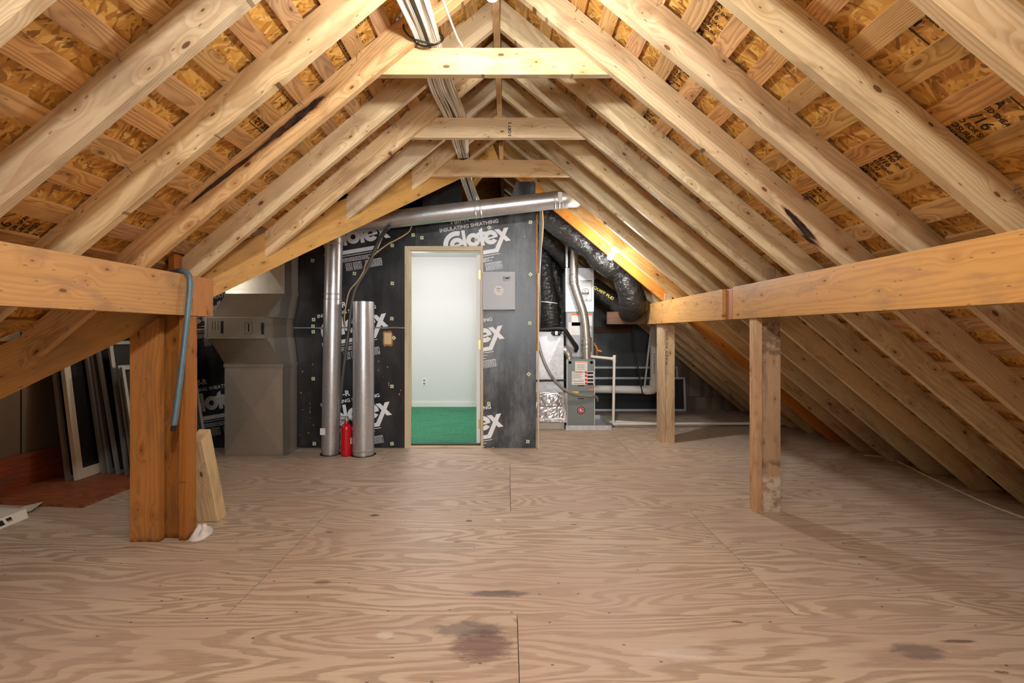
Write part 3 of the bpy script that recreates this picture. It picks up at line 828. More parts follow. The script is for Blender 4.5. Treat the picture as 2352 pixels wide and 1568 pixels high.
# rocker switch in a rough hole
p = PX(891.5, 777, ZW)
sw = thing('switch_plate', (p.x, ZW, p.z - 2.3), 'beige blank switch plate in a rough hole left of the doorway', 'switch')
bm = bmesh.new(); box(bm, p.x - 1.5, p.x + 1.45, ZW - .35, ZW - .02, p.z - 2.35, p.z + 2.25)
mesh_obj('plate', bm, M['beige_plate'], sw, bevel=.12)
for s_ in (-1, 1):
    bm = bmesh.new(); box(bm, p.x - .08, p.x + .08, ZW - .39, ZW - .34, p.z + s_ * .5 - .08, p.z + s_ * .5 + .08)
    mesh_obj('screw', bm, M['torn'], sw)
bm = bmesh.new()
pts = []
for k in range(22):
    a = 6.283 * k / 22; e = 1 / max(abs(math.cos(a)) / 2.0, abs(math.sin(a)) / 3.0)
    pts.append((p.x - .15 + e * math.cos(a) * rng.uniform(.92, 1.12), ZW - .03, p.z - .1 + e * math.sin(a) * rng.uniform(.92, 1.12)))
extrude(bm, pts, (0, .2, 0))
mesh_obj('torn_edge', bm, M['torn'], wall_back)

# other walls of the attic
def wall(name, polyA, vec, mat, label=None):
    bm = bmesh.new(); extrude(bm, polyA, vec)
    return tag(mesh_obj(name, bm, mat), label, kind='structure')
wl = wall('wall_left', [(-150, 50, 0), (-150, ZW + 1, 0), (-150, ZW + 1, 112), (-150, ZR, 119), (-150, zv(-149.5), 2)], (-1, 0, 0), M['brown_board'], 'left gable wall of brownish insulation board')
bm = bmesh.new(); box(bm, -150.0, -149.9, 150.6, 151.0, 10, 110); mesh_obj('dark_strip', bm, M['dark'], wl)  # thin dark upright strip on the gable wall
bl = stick('baseboard_left', -149.9, -148.4, 52, ZW - .5, 0.05, 10.3, M['red_board']); tag(bl, 'reddish plank along the foot of the left gable wall', kind='structure')
wf = tag(struct('wall_far', (70, 303, 0)), 'far gable wall behind the furnace, grey board above plywood')
def fpanel(poly, mat, name='sheathing_panel', y=303.0, t=.9):
    bm = bmesh.new(); extrude(bm, [(x, y, z) for x, z in poly], (0, t, 0)); return mesh_obj(name, bm, mat, wf)
fpanel([(12, 0), (103, 0), (103, 37), (12, 113)], M['grey_board'])
fpanel([(103.2, 8), (139, 8), (103.2, 38)], M['plywood_grey'], 'plywood_sheet')
fpanel([(103.2, 0), (148, 0), (139.5, 7.8), (139, 7.8), (103.2, 7.8)], M['plywood_grey'], 'plywood_sheet')
fpanel([(-140, 96.5), (11.9, 96.5), (11.9, 112), (XR, 125), (-40, 96.6)], M['black_board'], y=311.2)
stick('brace', 44, 76.5, 301.4, 302.9, 47.2, 51.2, M['beam_dark'], wf)
wall('wall_near', [(-150, -91, -1), (146, -91, -1), (146, -91, 4), (XR, -91, 128), (-150, -91, 4)], (0, -1, 0), M['plywood_grey'])
# the finished room beyond the door
wall('wall_room_back', [(-111, 311, -.5), (11, 311, -.5), (11, 311, 96), (-111, 311, 96)], (0, 1, 0), M['white_paint'], 'white painted wall of the finished room')
wall('wall_room_left', [(-111, 203.2, -.5), (-111, 311, -.5), (-111, 311, 96), (-111, 203.2, 96)], (-1, 0, 0), M['white_paint'])
wall('wall_room_right', [(10.5, 203.2, -.5), (10.5, 311, -.5), (10.5, 311, 95.4), (10.5, 203.2, 95.4)], (1.2, 0, 0), M['white_paint'])
bm = bmesh.new(); box(bm, -111, DL + 1, 203, 203.6, 0, 95.4); box(bm, DR - 1, 10.4, 203, 203.6, 0, 95.4); box(bm, DL + 1, DR - 1, 203, 203.6, DT - 1, 95.4)
tag(mesh_obj('wall_room_front', bm, M['white_paint']), kind='structure')
bm = bmesh.new(); box(bm, -111, 10.4, 203.2, 311, 95.5, 96.2)
tag(mesh_obj('ceiling', bm, M['white_paint']), kind='structure')
bm = bmesh.new(); box(bm, -111, 10.4, 206.5, 310.9, 0.02, 0.5)
tag(mesh_obj('floor', bm, M['carpet']), 'green carpet of the finished room', kind='structure')
bm = bmesh.new(); box(bm, -110, 10.4, 310.2, 310.95, .5, 3.4); box(bm, -110, 10.4, 310.5, 310.95, 3.4, 4.1)
tag(mesh_obj('baseboard_back', bm, M['white_trim']), 'white baseboard of the finished room', kind='structure')
p = PX(974.5, 877, 310.6)
ol = thing('wall_outlet', (p.x, 310.9, p.z - 2.3), 'white duplex power outlet low on the white room wall', 'outlet')
bm = bmesh.new(); box(bm, p.x - 1.4, p.x + 1.4, 310.6, 310.95, p.z - 2.3, p.z + 2.3); mesh_obj('plate', bm, M['outlet'], ol, bevel=.1)
for s_ in (-1, 1):
    bm = bmesh.new(); box(bm, p.x - .65, p.x + .65, 310.5, 310.62, p.z + s_ * 1.0 - .6, p.z + s_ * 1.0 + .6, 0)
    for q in (-.25, .25): box(bm, p.x + q - .05, p.x + q + .05, 310.45, 310.52, p.z + s_ * 1.0 - .25, p.z + s_ * 1.0 + .25, 1)
    mesh_obj('receptacle', bm, [M['label_grey'], M['black_plastic']], ol)
# door frame and the opened door
door = tag(struct('door_1', (-26, ZW, 0)), 'doorway with a cream jamb and a white door opened into the room')
stick('jamb', DL, DL + .9, ZW - .5, ZW + 4.6, 0, DT - .9, M['trim_wood'], door)
stick('jamb', DR - .5, DR, ZW - .5, ZW + 4.6, 0, DT - .9, M['trim_wood'], door)
stick('jamb', DL, DR, ZW - .5, ZW + 4.6, DT - .9, DT, M['trim_wood'], door)
def painted(name, x0, x1, y0, y1, z0, z1, mat='jamb'):
    bm = bmesh.new(); box(bm, x0, x1, y0, y1, z0, z1); return mesh_obj(name, bm, M[mat], door, bevel=.05)
painted('jamb', DL + .9, DL + 1.7, ZW - .2, ZW + 4.6, 0.6, DT - 1.6)
painted('jamb', DR - .95, DR - .5, ZW - .2, ZW + 4.6, 0.6, DT - 1.6)
painted('jamb', DL + .9, DR - .5, ZW - .2, ZW + 4.6, DT - 1.6, DT - .9)
painted('door_stop', DL + 1.7, DL + 2.15, ZW + 1.2, ZW + 3.0, 0.6, DT - 2.05)
painted('door_stop', DL + 1.7, DR - .95, ZW + 1.2, ZW + 3.0, DT - 2.05, DT - 1.6)
painted('threshold', DL + .9, DR - .5, ZW - .3, ZW + 4.6, 0.03, 0.6, 'trim_wood')
painted('threshold', DL + 2.0, DR - 1.2, ZW + 2.0, ZW + 4.6, 0.6, 1.0, 'galv_dark')
slab = painted('door_slab', DR - 3.1, DR - 1.5, ZW + 5.0, ZW + 34, .9, 80.4, 'white_trim')
for zc in (72, 42.5, 9):
    bm = bmesh.new(); box(bm, DR - 2.2, DR - .9, ZW + 4.55, ZW + 4.75, zc - 1.9, zc + 1.9); tube(bm, [(DR - 1.1, ZW + 4.5, zc - 1.95), (DR - 1.1, ZW + 4.5, zc + 1.95)], .22, 8)
    mesh_obj('hinge', bm, M['brass'], door)
bm = bmesh.new(); lathe(bm, [(.55, 0), (.5, .5), (.2, .6), (.2, .9), (.0, .9)], 12, axis_matrix((DR - 3.1, ZW + 31, 35), (-1, 0, 0)))
mesh_obj('latch', bm, M['brass'], door)
# attic over the finished room
bm = bmesh.new()
nx, ny = 26, 10
gv = [[bm.verts.new((-40 + i * 2.0, 206 + j * 2.2, 96.3 + 6.5 * max(0, 1 - ((i - 17) / 9.0) ** 2) * math.sin(math.pi * (j + 1) / (ny + 1)) * (0.7 + .5 * rng.random()))) for j in range(ny)] for i in range(nx)]
for i in range(nx - 1):
    for j in range(ny - 1): bm.faces.new((gv[i][j], gv[i + 1][j], gv[i + 1][j + 1], gv[i][j + 1]))
o = mesh_obj('insulation_blanket', bm, M['insul'], smooth=True); tag(o, 'loose pinkish insulation heaped above the door wall behind the cables', 'insulation')
# ------------------------------------------------------------------ beams and posts
t = thing('support_beam', (-74.9, 30, 51.6), 'long golden beam under the left rafters with a blue bar hung over it', 'beam')
stick('ply', -74.9, -73.4, -60, 113.8, 51.6, 60.9, M['beam'], t)
stick('ply', -74.9, -73.4, 113.9, 122, 51.6, 60.9, M['beam_end'], t)['label'] = 'short reddish end piece'
stick('ply', -76.5, -75.0, -60, 121.6, 51.6, 60.9, M['beam'], t)
t = thing('support_beam', (66.5, 100, 51.5), 'long golden beam under the right rafters with a notch near its middle', 'beam')
stick('ply', 65.0, 66.5, -60, 141.2, 51.5, 60.75, M['beam'], t)
stick('ply', 65.0, 66.5, 148.2, 228, 51.5, 60.75, M['beam'], t)
stick('ply', 66.6, 68.1, -60, 229, 51.5, 60.75, M['beam'], t)
stick('block', 66.0, 66.55, 143.6, 148.2, 51.6, 60.6, M['post_orange'], t)

t = thing('support_post', (-79, 113, 0), 'orange built-up post of several studs under the left beam', 'post')
def vstud(x0, x1, y0, y1, z0, z1, mat, par, topcut=None):
    """upright board; topcut = (z at x0, z at x1) for a slanting top"""
    w = x1 - x0; d = y1 - y0
    if topcut:
        bm = bmesh.new(); zc = (z0 + z1) / 2
        poly = [(z0 - zc, -w / 2), (topcut[0] - zc, -w / 2), (topcut[1] - zc, w / 2), (z0 - zc, w / 2)]
        # along = up, across = x, thickness = y (towards the camera)
        return lumber('stud', poly, -d / 2, d / 2, ((x0 + x1) / 2, (y0 + y1) / 2, zc), (0, 0, 1), (1, 0, 0), mat, par)
    return stick('stud', x0, x1, y0, y1, z0, z1, mat, par)
vstud(-86.0, -79.2, 111.4, 112.9, 0.02, 51, M['post_orange'], t, (46.6, 51.2))
vstud(-81.2, -75.3, 113.5, 115.0, 0.02, 51.5, M['post_brown'], t)
vstud(-75.2, -73.7, 112.0, 115.8, 0.02, 51.5, M['post_orange'], t)
vstud(-77.9, -76.6, 112.4, 115.8, 51.6, 66.0, M['post_orange'], t)
vstud(-83.6, -80.25, 121.5, 126.5, 0.02, 51.5, M['post_orange'], t)
t = thing('support_post', (69, 130, 0), 'weathered nearer right post with white paint splashes on its front', 'post')
vstud(65.6, 67.15, 129.2, 132.7, 0.02, 51.45, M['post'], t)
stick('stud', 67.25, 72.3, 129.7, 131.2, 0.02, 51.45, M['post_worn'], t)['label'] = 'grey worn board with white paint splashes'
vstud(67.25, 72.1, 131.3, 132.8, 0.02, 51.45, M['post'], t)
vstud(68.2, 71.7, 131.2, 132.7, 51.5, 65.0, M['post'], t)
t = thing('support_post', (69, 213, 0), 'clean slim right post further back, beside the white drain pipes', 'post')
vstud(66.4, 67.9, 211.0, 218, 0.02, 51.45, M['post'], t)
vstud(68.0, 72.1, 211.2, 212.7, 0.02, 51.45, M['post'], t)
vstud(68.0, 72.0, 212.8, 217.8, 0.02, 51.45, M['post'], t)
vstud(68.2, 71.2, 211.8, 213.3, 51.5, 64.5, M['post'], t)
for k, z in enumerate((47, 45.6, 44.2, 42.2, 40.8, 38.6, 37.2, 35.6, 33.8)):
    tb = text_bm('STUDKDHTS'[k], 1.5, .02); bmesh.ops.transform(tb, matrix=Matrix.Translation((68.25, 211.17, z)) @ Matrix.Rotation(math.pi / 2, 4, 'X'), verts=tb.verts)
    mesh_obj('stamp', tb, M['ink'], t, recalc=False)
h = stick('header_beam', 47, 66.5, 231, 232.5, 51.6, 57.4, M['beam_dark'])
tag(h, 'short dark brown header board under the sagging black duct', 'beam')

# ------------------------------------------------------------------ light bulbs
def bulb(name, base, d, mat, label):
    """base: point on the wood, d: direction in which the bulb points"""
    th = thing(name, base, label, 'light bulb')
    A = axis_matrix(base, d)
    bm = bmesh.new(); lathe(bm, [(2.1, 0), (2.1, .25), (1.3, .7), (1.0, 1.3), (.85, 1.5), (.0, 1.5)], 28, A)
    auto_smooth(mesh_obj('socket', bm, M['socket'], th))
    bm = bmesh.new(); lathe(bm, [(.55, 1.5), (.6, 2.0), (.85, 2.6), (1.15, 3.2), (1.28, 3.8), (1.15, 4.5), (.75, 5.0), (.3, 5.18), (0, 5.2)], 24, A)
    auto_smooth(mesh_obj('bulb', bm, mat, th), 80)
    return th
b1 = bulb('ceiling_bulb', (-2.3, 73, 102.4), (0, 0, -1), M['bulb'], 'bare lit bulb hanging under the ridge')
bm = bmesh.new(); tube(bm, [(-2.3, 73, 102.3), (-2.3, 73, HR - 1)], .25, 8); mesh_obj('cord', bm, M['white_cable'], b1)
p = PX(1414, 577, 197.4)
bulb('ceiling_bulb', (p.x, p.y, under(p.x) - 0.02), (-SA * .8, -.1, -CA), M['bulb_far'], 'bare lit bulb on a rafter in front of the furnace ducts')

# ------------------------------------------------------------------ cables
def cable_run(name, pts, r, mat, label, cat='cable', seg=8, sub=6):
    bm = bmesh.new(); tube(bm, catmull(pts, sub), r, seg)
    o = mesh_obj(name, bm, M[mat], smooth=True)
    return tag(o, label, cat)
t = thing('cable_bundle', (-16, 120, 105), 'thick bundle of white and black house wiring lying across the collar ties', 'cable')
rc = random.Random(11)
mats = ['white_cable'] * 9 + ['cream_cable'] * 4 + ['black_cable'] * 2
tt = 105.95
for k in range(34):
    c = rc.uniform(-1, 1); lay = rc.choice((0, 0, .55, 1.0, 1.5))
    w = rc.uniform(-.4, .4)
    z0 = tt + .3 + lay
    pts = [(-21.5 + 3.6 * c + rc.uniform(-1, 1), 40, z0 + 2 + rc.uniform(0, 2)),
           (-19.0 + 3.2 * c + w, 68, z0 + 1.0 + rc.uniform(-.4, .8)),
           (-17.0 + 2.7 * c, 86, z0 + .5 + rc.uniform(-.2, .5)),
           (-15.9 + 2.3 * c, 101.0, z0),
           (-15.6 + 2.6 * c + rc.uniform(-.5, .5), 116, z0 - rc.uniform(.1, .9)),
           (-14.3 + 2.9 * c, 133.7, z0),
           (-14.6 + 2.0 * c + rc.uniform(-.6, .6), 150, z0 - rc.uniform(.1, 1.1)),
           (-14.9 + 1.7 * c, 166.2, z0),
           (-15.4 + 1.9 * c + w, 178, z0 - 1.2 - rc.uniform(0, .7)),
           (-14.0 + 2.4 * c + w, 192, 102.3 - rc.uniform(0, 1.2) - c),
           (-12.3 + 2.8 * c + w, 203, 98.5 - rc.uniform(0, 1.5) - 1.4 * c)]
    bm = bmesh.new(); tube(bm, catmull(pts, 5), rc.uniform(.2, .27), 6)
    mesh_obj('cable', bm, M[rc.choice(mats)], t, smooth=True)
for (x, Z, w, hgt) in ((-15.9, 98.6, 2.9, 2.6), (-14.9, 164.0, 2.2, 2.0)):
    bm = bmesh.new()
    pts = [(x + w * 1.02 * math.cos(a), Z + .3 * math.sin(2 * a), tt + 1.0 + hgt * .62 * math.sin(a)) for a in [math.radians(q) for q in range(0, 361, 20)]]
    tube(bm, pts, .2, 6)
    if Z < 120:
        tube(bm, catmull([(x + .4 * w, Z - .3, tt - .5), (x - w, Z - 1.0, tt + .3), (x - w - 1.6, Z - 1.4, tt + 1.6), (x - w - 1.9, Z - 1.5, tt + 2.8)], 5), .2, 6)
    mesh_obj('cable_tie', bm, M['black_plastic'], t, smooth=True)
cable_run('loose_cable', [(-12, 40, 109.5), (-12.6, 70, 107.2), (-11.8, 84, 106.8), (-10.2, 97, 106.6), (-9.3, 101, 106.3), (-9.1, 112, 106)], .22, 'white_cable', 'single white cable straying right of the wiring bundle')
cable_run('sagging_cable', [PX(895, 520, 186), PX(872, 548, 199.5), PX(845, 612, 201), PX(820, 655, 201), PX(808, 700, 201), PX(801, 760, 200.6), PX(795, 800, 200.6), PX(784, 890, 200.6), PX(776, 960, 200.4), PX(778, 1000, 200), PX(781, 1036, 199.5)], .75, 'grey_cable', 'thick grey cable hanging down between the two steel pipes')
cable_run('sagging_cable', [PX(945, 520, 198), PX(938, 533, 200.6), PX(915, 548, 201), PX(890, 561, 201), PX(865, 580, 201), PX(842, 602, 200.8), PX(834, 625, 200.6), PX(820, 647, 200.6), PX(803, 668, 200.6), PX(795, 700, 200.6), PX(791, 730, 200.7), PX(793, 752, 201.6)], .3, 'tan_cable', 'thin tan cable looping over the board wall behind the pipes')
cable_run('corner_cable', [PX(1237, 470, 205), PX(1242, 520, 206), PX(1240, 580, 206), PX(1237, 640, 206), PX(1238, 700, 206), PX(1236, 760, 207)], .8, 'grey_cable', 'thick dark cable running down the right corner of the board wall')
cable_run('corner_cable', [PX(1245, 478, 208), PX(1247, 520, 209), PX(1241, 590, 209), PX(1237, 620, 209), PX(1239, 680, 209), PX(1237, 735, 209), PX(1233, 762, 212)], .32, 'tan_cable', 'thin tan cable beside the dark cable at the right corner of the board wall')
def fl(x, y):
    Z = CAMH * F / (y - 763); return Vector(((x - 1166) * Z / F, Z, .25))
cable_run('floor_cable', [fl(1985, 1046), fl(2035, 1052), fl(2075, 1067), fl(2130, 1095), fl(2200, 1128), fl(2275, 1162), fl(2352, 1191), fl(2450, 1225)], .26, 'cream_cable', 'pale cable snaking along the floor below the right rafters')

# ------------------------------------------------------------------ round pipes by the door wall
def pipe_part(name, pts, r, mat, par, beads=(), seg=28):
    bm = bmesh.new(); tube(bm, pts, r, seg)
    for (p, d) in beads:
        A = axis_matrix(p, d); rr = r if not isinstance(r, list) else r[0]
        lathe(bm, [(rr * .99, -.35), (rr + .16, -.12), (rr + .16, .12), (rr * .99, .35)], seg, A)
    return auto_smooth(mesh_obj(name, bm, M[mat], par), 35)
t = thing('vent_pipe', (-69.4, 192, 0), 'tall round steel duct rising left of the fire extinguisher and running over the doorway', 'duct')
A0 = Vector((-69.5, 192, 0.05)); A1 = Vector((-68.6, 192, 60.2)); A2 = Vector((-68.1, 192, 84.5))
dv = (A1 - A0).normalized()
pipe_part('pipe_section', [A0, A0 + dv * 2.2], 3.15, 'galv', t, [(A0 + dv * 2.6, dv)])
pipe_part('pipe_section', [A0 + dv * 2.2, A1], 3.45, 'galv', t, [])
pipe_part('pipe_section', [A1, A2], 3.35, 'galv', t, [(A1 + dv * .2, dv), (A1 + dv * 2.4, dv), (A2 - dv * 2.2, dv)])
B1 = Vector((-59.5, 190.2, 90.0)); B2 = Vector((21.0, 188.6, 98.9)); db = (B2 - B1).normalized()
pipe_part('elbow', catmull([A2 - dv * .4, A2 + dv * 2.6, Vector((-65.6, 191.5, 89.1)), B1 - db * 1.5, B1 + db * .4], 5), [3.45, 3.5] + [3.42, 3.52] * 9 + [3.45], 'galv', t)
MB = B1 + db * 48.5
pipe_part('pipe_section', [B1, MB], 3.4, 'galv', t, [(MB - db * 1.2, db), (MB + db * .9, db)])
pipe_part('pipe_section', [MB, B2], 3.35, 'galv', t, [(B2 - db * 3.2, db), (B2 - db * 1.6, db), (B2 - db * .3, db)])
pipe_part('elbow', catmull([B2 - db * .3, B2 + db * 2.0, B2 + db * 4.0 + Vector((0, 1.5, .3)), B2 + db * 5.4 + Vector((0, 4.5, .8))], 4), [3.4, 3.45, 3.4, 3.5, 3.4, 3.5, 3.4, 3.5, 3.4, 3.5, 3.4, 3.4, 3.4][:13], 'galv', t)
bm = bmesh.new(); box(bm, -72.2, -70.2, 188.3, 188.55, 8.2, 10.8); mesh_obj('label', bm, M['paper'], t)
bm = bmesh.new(); A = axis_matrix(A0, (0, 0, 1)); lathe(bm, [(3.2, 0), (4.0, 0), (4.0, .12), (3.2, .15)], 20, A); mesh_obj('floor_flange', bm, M['galv_dark'], t)
bm = bmesh.new(); q = B2 - db * 1.0
box(bm, q.x - 1.0, q.x + .6, q.y - 3.75, q.y - 3.4, q.z - 1.6, q.z + 1.9); mesh_obj('label', bm, M['paper'], t)
t = thing('spare_pipe', (-56.3, 191, 0), 'shorter wide galvanised pipe standing open-topped right of the fire extinguisher', 'duct')
A0 = Vector((-56.3, 191, 0.05)); A1 = Vector((-56.3, 191, 59.6))
bm = bmesh.new(); tube(bm, [A0, A1], 4.1, 32, caps=False); tube(bm, [A1, A1 - Vector((0, 0, 6))], 4.02, 32, caps=False)
lathe(bm, [(4.1, 0), (4.28, .2), (4.28, .5), (4.1, .7)], 32, axis_matrix((-56.3, 191, 1.6), (0, 0, 1)))
bmesh.ops.bridge_loops
auto_smooth(mesh_obj('pipe_section', bm, M['galv'], t, recalc=False), 35)
bm = bmesh.new(); tube(bm, [(-52.9, 188.72, 2), (-52.9, 188.72, 59.4)], .13, 6); mesh_obj('seam', bm, M['galv'], t)
bm = bmesh.new(); lathe(bm, [(4.05, 0), (4.9, 0), (4.9, .12), (4.05, .15)], 20, axis_matrix(A0, (0, 0, 1))); mesh_obj('floor_flange', bm, M['galv_dark'], t)

# fire extinguisher
t = thing('fire_extinguisher', (-62.4, 190, 0), 'red fire extinguisher standing between the two round steel pipes', 'extinguisher')
c = (-62.5, 189.6)
A = Matrix.Translation((c[0], c[1], 0.02))
bm = bmesh.new(); lathe(bm, [(1.9, 0), (2.12, .25), (2.12, 10.3), (1.95, 11.3), (1.4, 12.1), (.8, 12.5), (.7, 13.2), (.0, 13.2)], 28, A); auto_smooth(mesh_obj('cylinder', bm, M['red_paint'], t), 40)
bm = bmesh.new(); lathe(bm, [(.55, 13.2), (.6, 13.9), (.4, 14.4), (.4, 15.0), (0, 15.0)], 14, A); mesh_obj('valve', bm, M['steel'], t)
bm = bmesh.new()
extrude(bm, [(c[0] + 2.4, c[1] - .3, 14.4), (c[0] - 1.2, c[1] - .3, 13.9), (c[0] - 2.9, c[1] - .3, 12.2), (c[0] - 3.1, c[1] - .3, 11.7), (c[0] - 2.7, c[1] - .3, 11.9), (c[0] - 1.0, c[1] - .3, 13.3), (c[0] + 2.3, c[1] - .3, 14.0)], (0, .6, 0))
mesh_obj('carry_handle', bm, M['steel'], t)
bm = bmesh.new()
extrude(bm, [(c[0] + .8, c[1] - .3, 15.2), (c[0] - 2.1, c[1] - .3, 15.25), (c[0] - 2.1, c[1] - .3, 14.9), (c[0] + .6, c[1] - .3, 14.7)], (0, .6, 0))
mesh_obj('lever', bm, M['steel'], t)
def curved_label(cx, cy, r, a0, a1, z0, z1, mat, par, name='label'):
    bm = bmesh.new(); n = 8
    a = [[bm.verts.new((cx + r * math.sin(q), cy - r * math.cos(q), z)) for z in (z0, z1)] for q in [math.radians(a0 + (a1 - a0) * k / n) for k in range(n + 1)]]
    for p0, p1 in zip(a, a[1:]): bm.faces.new((p0[0], p1[0], p1[1], p0[1]))
    return mesh_obj(name, bm, M[mat], par, recalc=False)
curved_label(c[0], c[1], 2.15, -88, -50, 4.2, 6.4, 'paper', t)
curved_label(c[0], c[1], 2.15, 62, 88, 4.6, 7, 'paper', t)

# ------------------------------------------------------------------ square return duct at the left
t = thing('return_duct', (-98, 195, 0), 'boxy grey sheet-metal duct with a filter cabinet left of the round pipes', 'duct')
def xpanel(name, x0, x1, z0, z1, y0, y1, mat, par, bulge=.35):
    """box whose front is creased corner to corner"""
    bm = bmesh.new(); box(bm, x0, x1, y0, y1, z0, z1)
    f = [f for f in bm.faces if abs(f.calc_center_median().y - y0) < 1e-4][0]
    vs = list(f.verts); bm.faces.remove(f)
    m = bm.verts.new(((x0 + x1) / 2, y0 - bulge, (z0 + z1) / 2))
    for i in range(4): bm.faces.new((vs[i], vs[(i + 1) % 4], m))
    return mesh_obj(name, bm, M[mat], par, bevel=0)
FX0, FX1, FY = -109.2, -86.7, 188.8
xpanel('lower_duct', FX0, FX1, 0.3, 34.6, FY, 201.6, 'duct', t, .9)
xpanel('upper_duct', -108.5, -86.2, 63.6, 96, FY, 201.6, 'duct', t, .9)
for z0, z1, x in ((.4, 34.2, FX1), (64, 95, -86.2)):
    bm = bmesh.new(); box(bm, x - .15, x + .15, FY - .12, FY + .3, z0, z1); mesh_obj('corner_seam', bm, M['steel'], t, bevel=.04)
def band(x0, x1, z0, z1):
    bm = bmesh.new(); box(bm, x0 - .25, x1 + .25, FY - .3, 201.7, z0, z1); return mesh_obj('flange', bm, M['duct'], t, bevel=.1)
band(FX0, FX1, 34.2, 35.6); band(-108.5, -86.2, 62.6, 63.9)
bm = bmesh.new(); box(bm, FX0 - .8, FX1 + 1.2, FY - .8, 201.8, 0.02, .35); mesh_obj('flange', bm, M['duct'], t)
def hopper(x0, x1, y0, z0, X0, X1, Y0, z1):
    bm = bmesh.new()
    prism(bm, [(x0, y0, z0), (x1, y0, z0), (x1, 201.6, z0), (x0, 201.6, z0)], [(X0, Y0, z1), (X1, Y0, z1), (X1, 201.6, z1), (X0, 201.6, z1)])
    return mesh_obj('transition', bm, M['duct'], t, bevel=.12)
CX0, CX1, CY = -109.9, -88.2, 177.7
hopper(FX0, FX1, FY, 35.6, CX0 + 1.0, CX1 + .4, CY + .8, 45.6)
hopper(CX0 + 1.6, CX1 + .4, CY + .5, 53.2, -108.5, -86.2, FY, 62.6)
bm = bmesh.new(); box(bm, CX0, CX1, CY, 201.6, 45.6, 53.2); cab = mesh_obj('filter_cabinet', bm, M['cabinet'], t, bevel=.12)
bm = bmesh.new()
box(bm, CX0 - .1, CX0 + .8, CY - .15, CY + .1, 45.5, 53.3); box(bm, CX0, CX1, CY - .12, CY + .1, 52.9, 53.25); box(bm, CX0, CX1, CY - .12, CY + .1, 45.5, 45.9)
mesh_obj('cabinet_rim', bm, M['duct'], cab, bevel=.03)
bm = bmesh.new(); box(bm, CX1 - 1.0, CX1 - .3, CY - .6, CY, 47.0, 51.2); mesh_obj('handle', bm, M['galv_dark'], cab, bevel=.1)
bm = bmesh.new(); box(bm, -104.2, -103.2, CY - .05, CY, 47.3, 51.8); mesh_obj('label', bm, M['black_plastic'], cab)
bm = bmesh.new()
for (x0, x1, z0, z1) in ((-95.4, -92.7, 47.2, 47.3), (-95.4, -92.7, 51.3, 51.4), (-95.4, -95.3, 47.2, 51.4), (-92.8, -92.7, 47.2, 51.4), (-94.3, -93.8, 47.9, 50.9), (-107.2, -107.05, 48.5, 51.7), (-106.2, -106.05, 48.5, 51.7), (-105.2, -105.05, 48.7, 51.7)):
    bm = bmesh.new(); box(bm, x0, x1, CY - .04, CY, z0, z1)
    mesh_obj('printed_mark', bm, M['black_plastic'], cab)
for yy in (183.5, 193):
    bm = bmesh.new(); lathe(bm, [(1.35, 0), (1.35, .06), (1.2, .1), (1.2, .02), (0, .02)], 20, axis_matrix((CX1, yy, 49.3), (1, 0, 0)))
    mesh_obj('knockout', bm, M['cabinet'], cab)

# ------------------------------------------------------------------ alarm panel
p0, p1 = PX(1108.5, 711, 198), PX(1183, 624, 198)
t = thing('alarm_panel', ((p0.x + p1.x) / 2, ZW, p0.z), 'flat grey steel alarm box on the black wall right of the doorway', 'box')
bm = bmesh.new(); box(bm, p0.x, p1.x, 198.3, ZW - .02, p0.z, p1.z); mesh_obj('box_body', bm, M['panel_grey'], t, bevel=.12)
bm = bmesh.new(); box(bm, p0.x + .02, p1.x - .02, 198.0, 198.28, p0.z + .1, p1.z - .02); mesh_obj('cover', bm, M['panel_grey'], t, bevel=.06)
c = PX(1145.5, 667.5, 197.98)
bm = bmesh.new(); pts = [(c.x + 2.05 * math.cos(math.radians(22.5 + 45 * k)), 197.97, c.z + 2.05 * math.sin(math.radians(22.5 + 45 * k))) for k in range(8)]
extrude(bm, pts, (0, .02, 0)); mesh_obj('sticker', bm, M['paper'], t)
bm = bmesh.new()
bm.free()
for k, (u, v, w) in enumerate(((-.85, .75, 1.7), (-.5, 1.0, .9), (-.7, .3, .3), (-.55, .0, .35), (-.3, -.2, .4), (0, -.35, .5), (.3, -.2, .3))):
    bm = bmesh.new(); box(bm, c.x + u, c.x + u + w, 197.94, 197.965, c.z + v, c.z + v + .22)
    mesh_obj('sticker_print', bm, M['label_grey'], t)
tb = text_bm('DMP', 1.55, .02); w = max(v.co.x for v in tb.verts)
bmesh.ops.transform(tb, matrix=Matrix.Translation((PX(1155, 643, 198).x, 197.96, PX(1155, 641.5, 198).z)) @ Matrix.Rotation(math.pi / 2, 4, 'X') @ Matrix.Scale(3.1 / w, 4, (1, 0, 0)), verts=tb.verts)
tb2 = text_bm('MODEL 1912', .42, .01); w = max(v.co.x for v in tb2.verts)
bmesh.ops.transform(tb2, matrix=Matrix.Translation((PX(1156, 645, 198).x, 197.96, PX(1156, 645.3, 198).z)) @ Matrix.Rotation(math.pi / 2, 4, 'X') @ Matrix.Scale(2.7 / w, 4, (1, 0, 0)), verts=tb2.verts)
add_bm(tb, tb2); mesh_obj('lettering', tb, M['ink'], t, recalc=False)

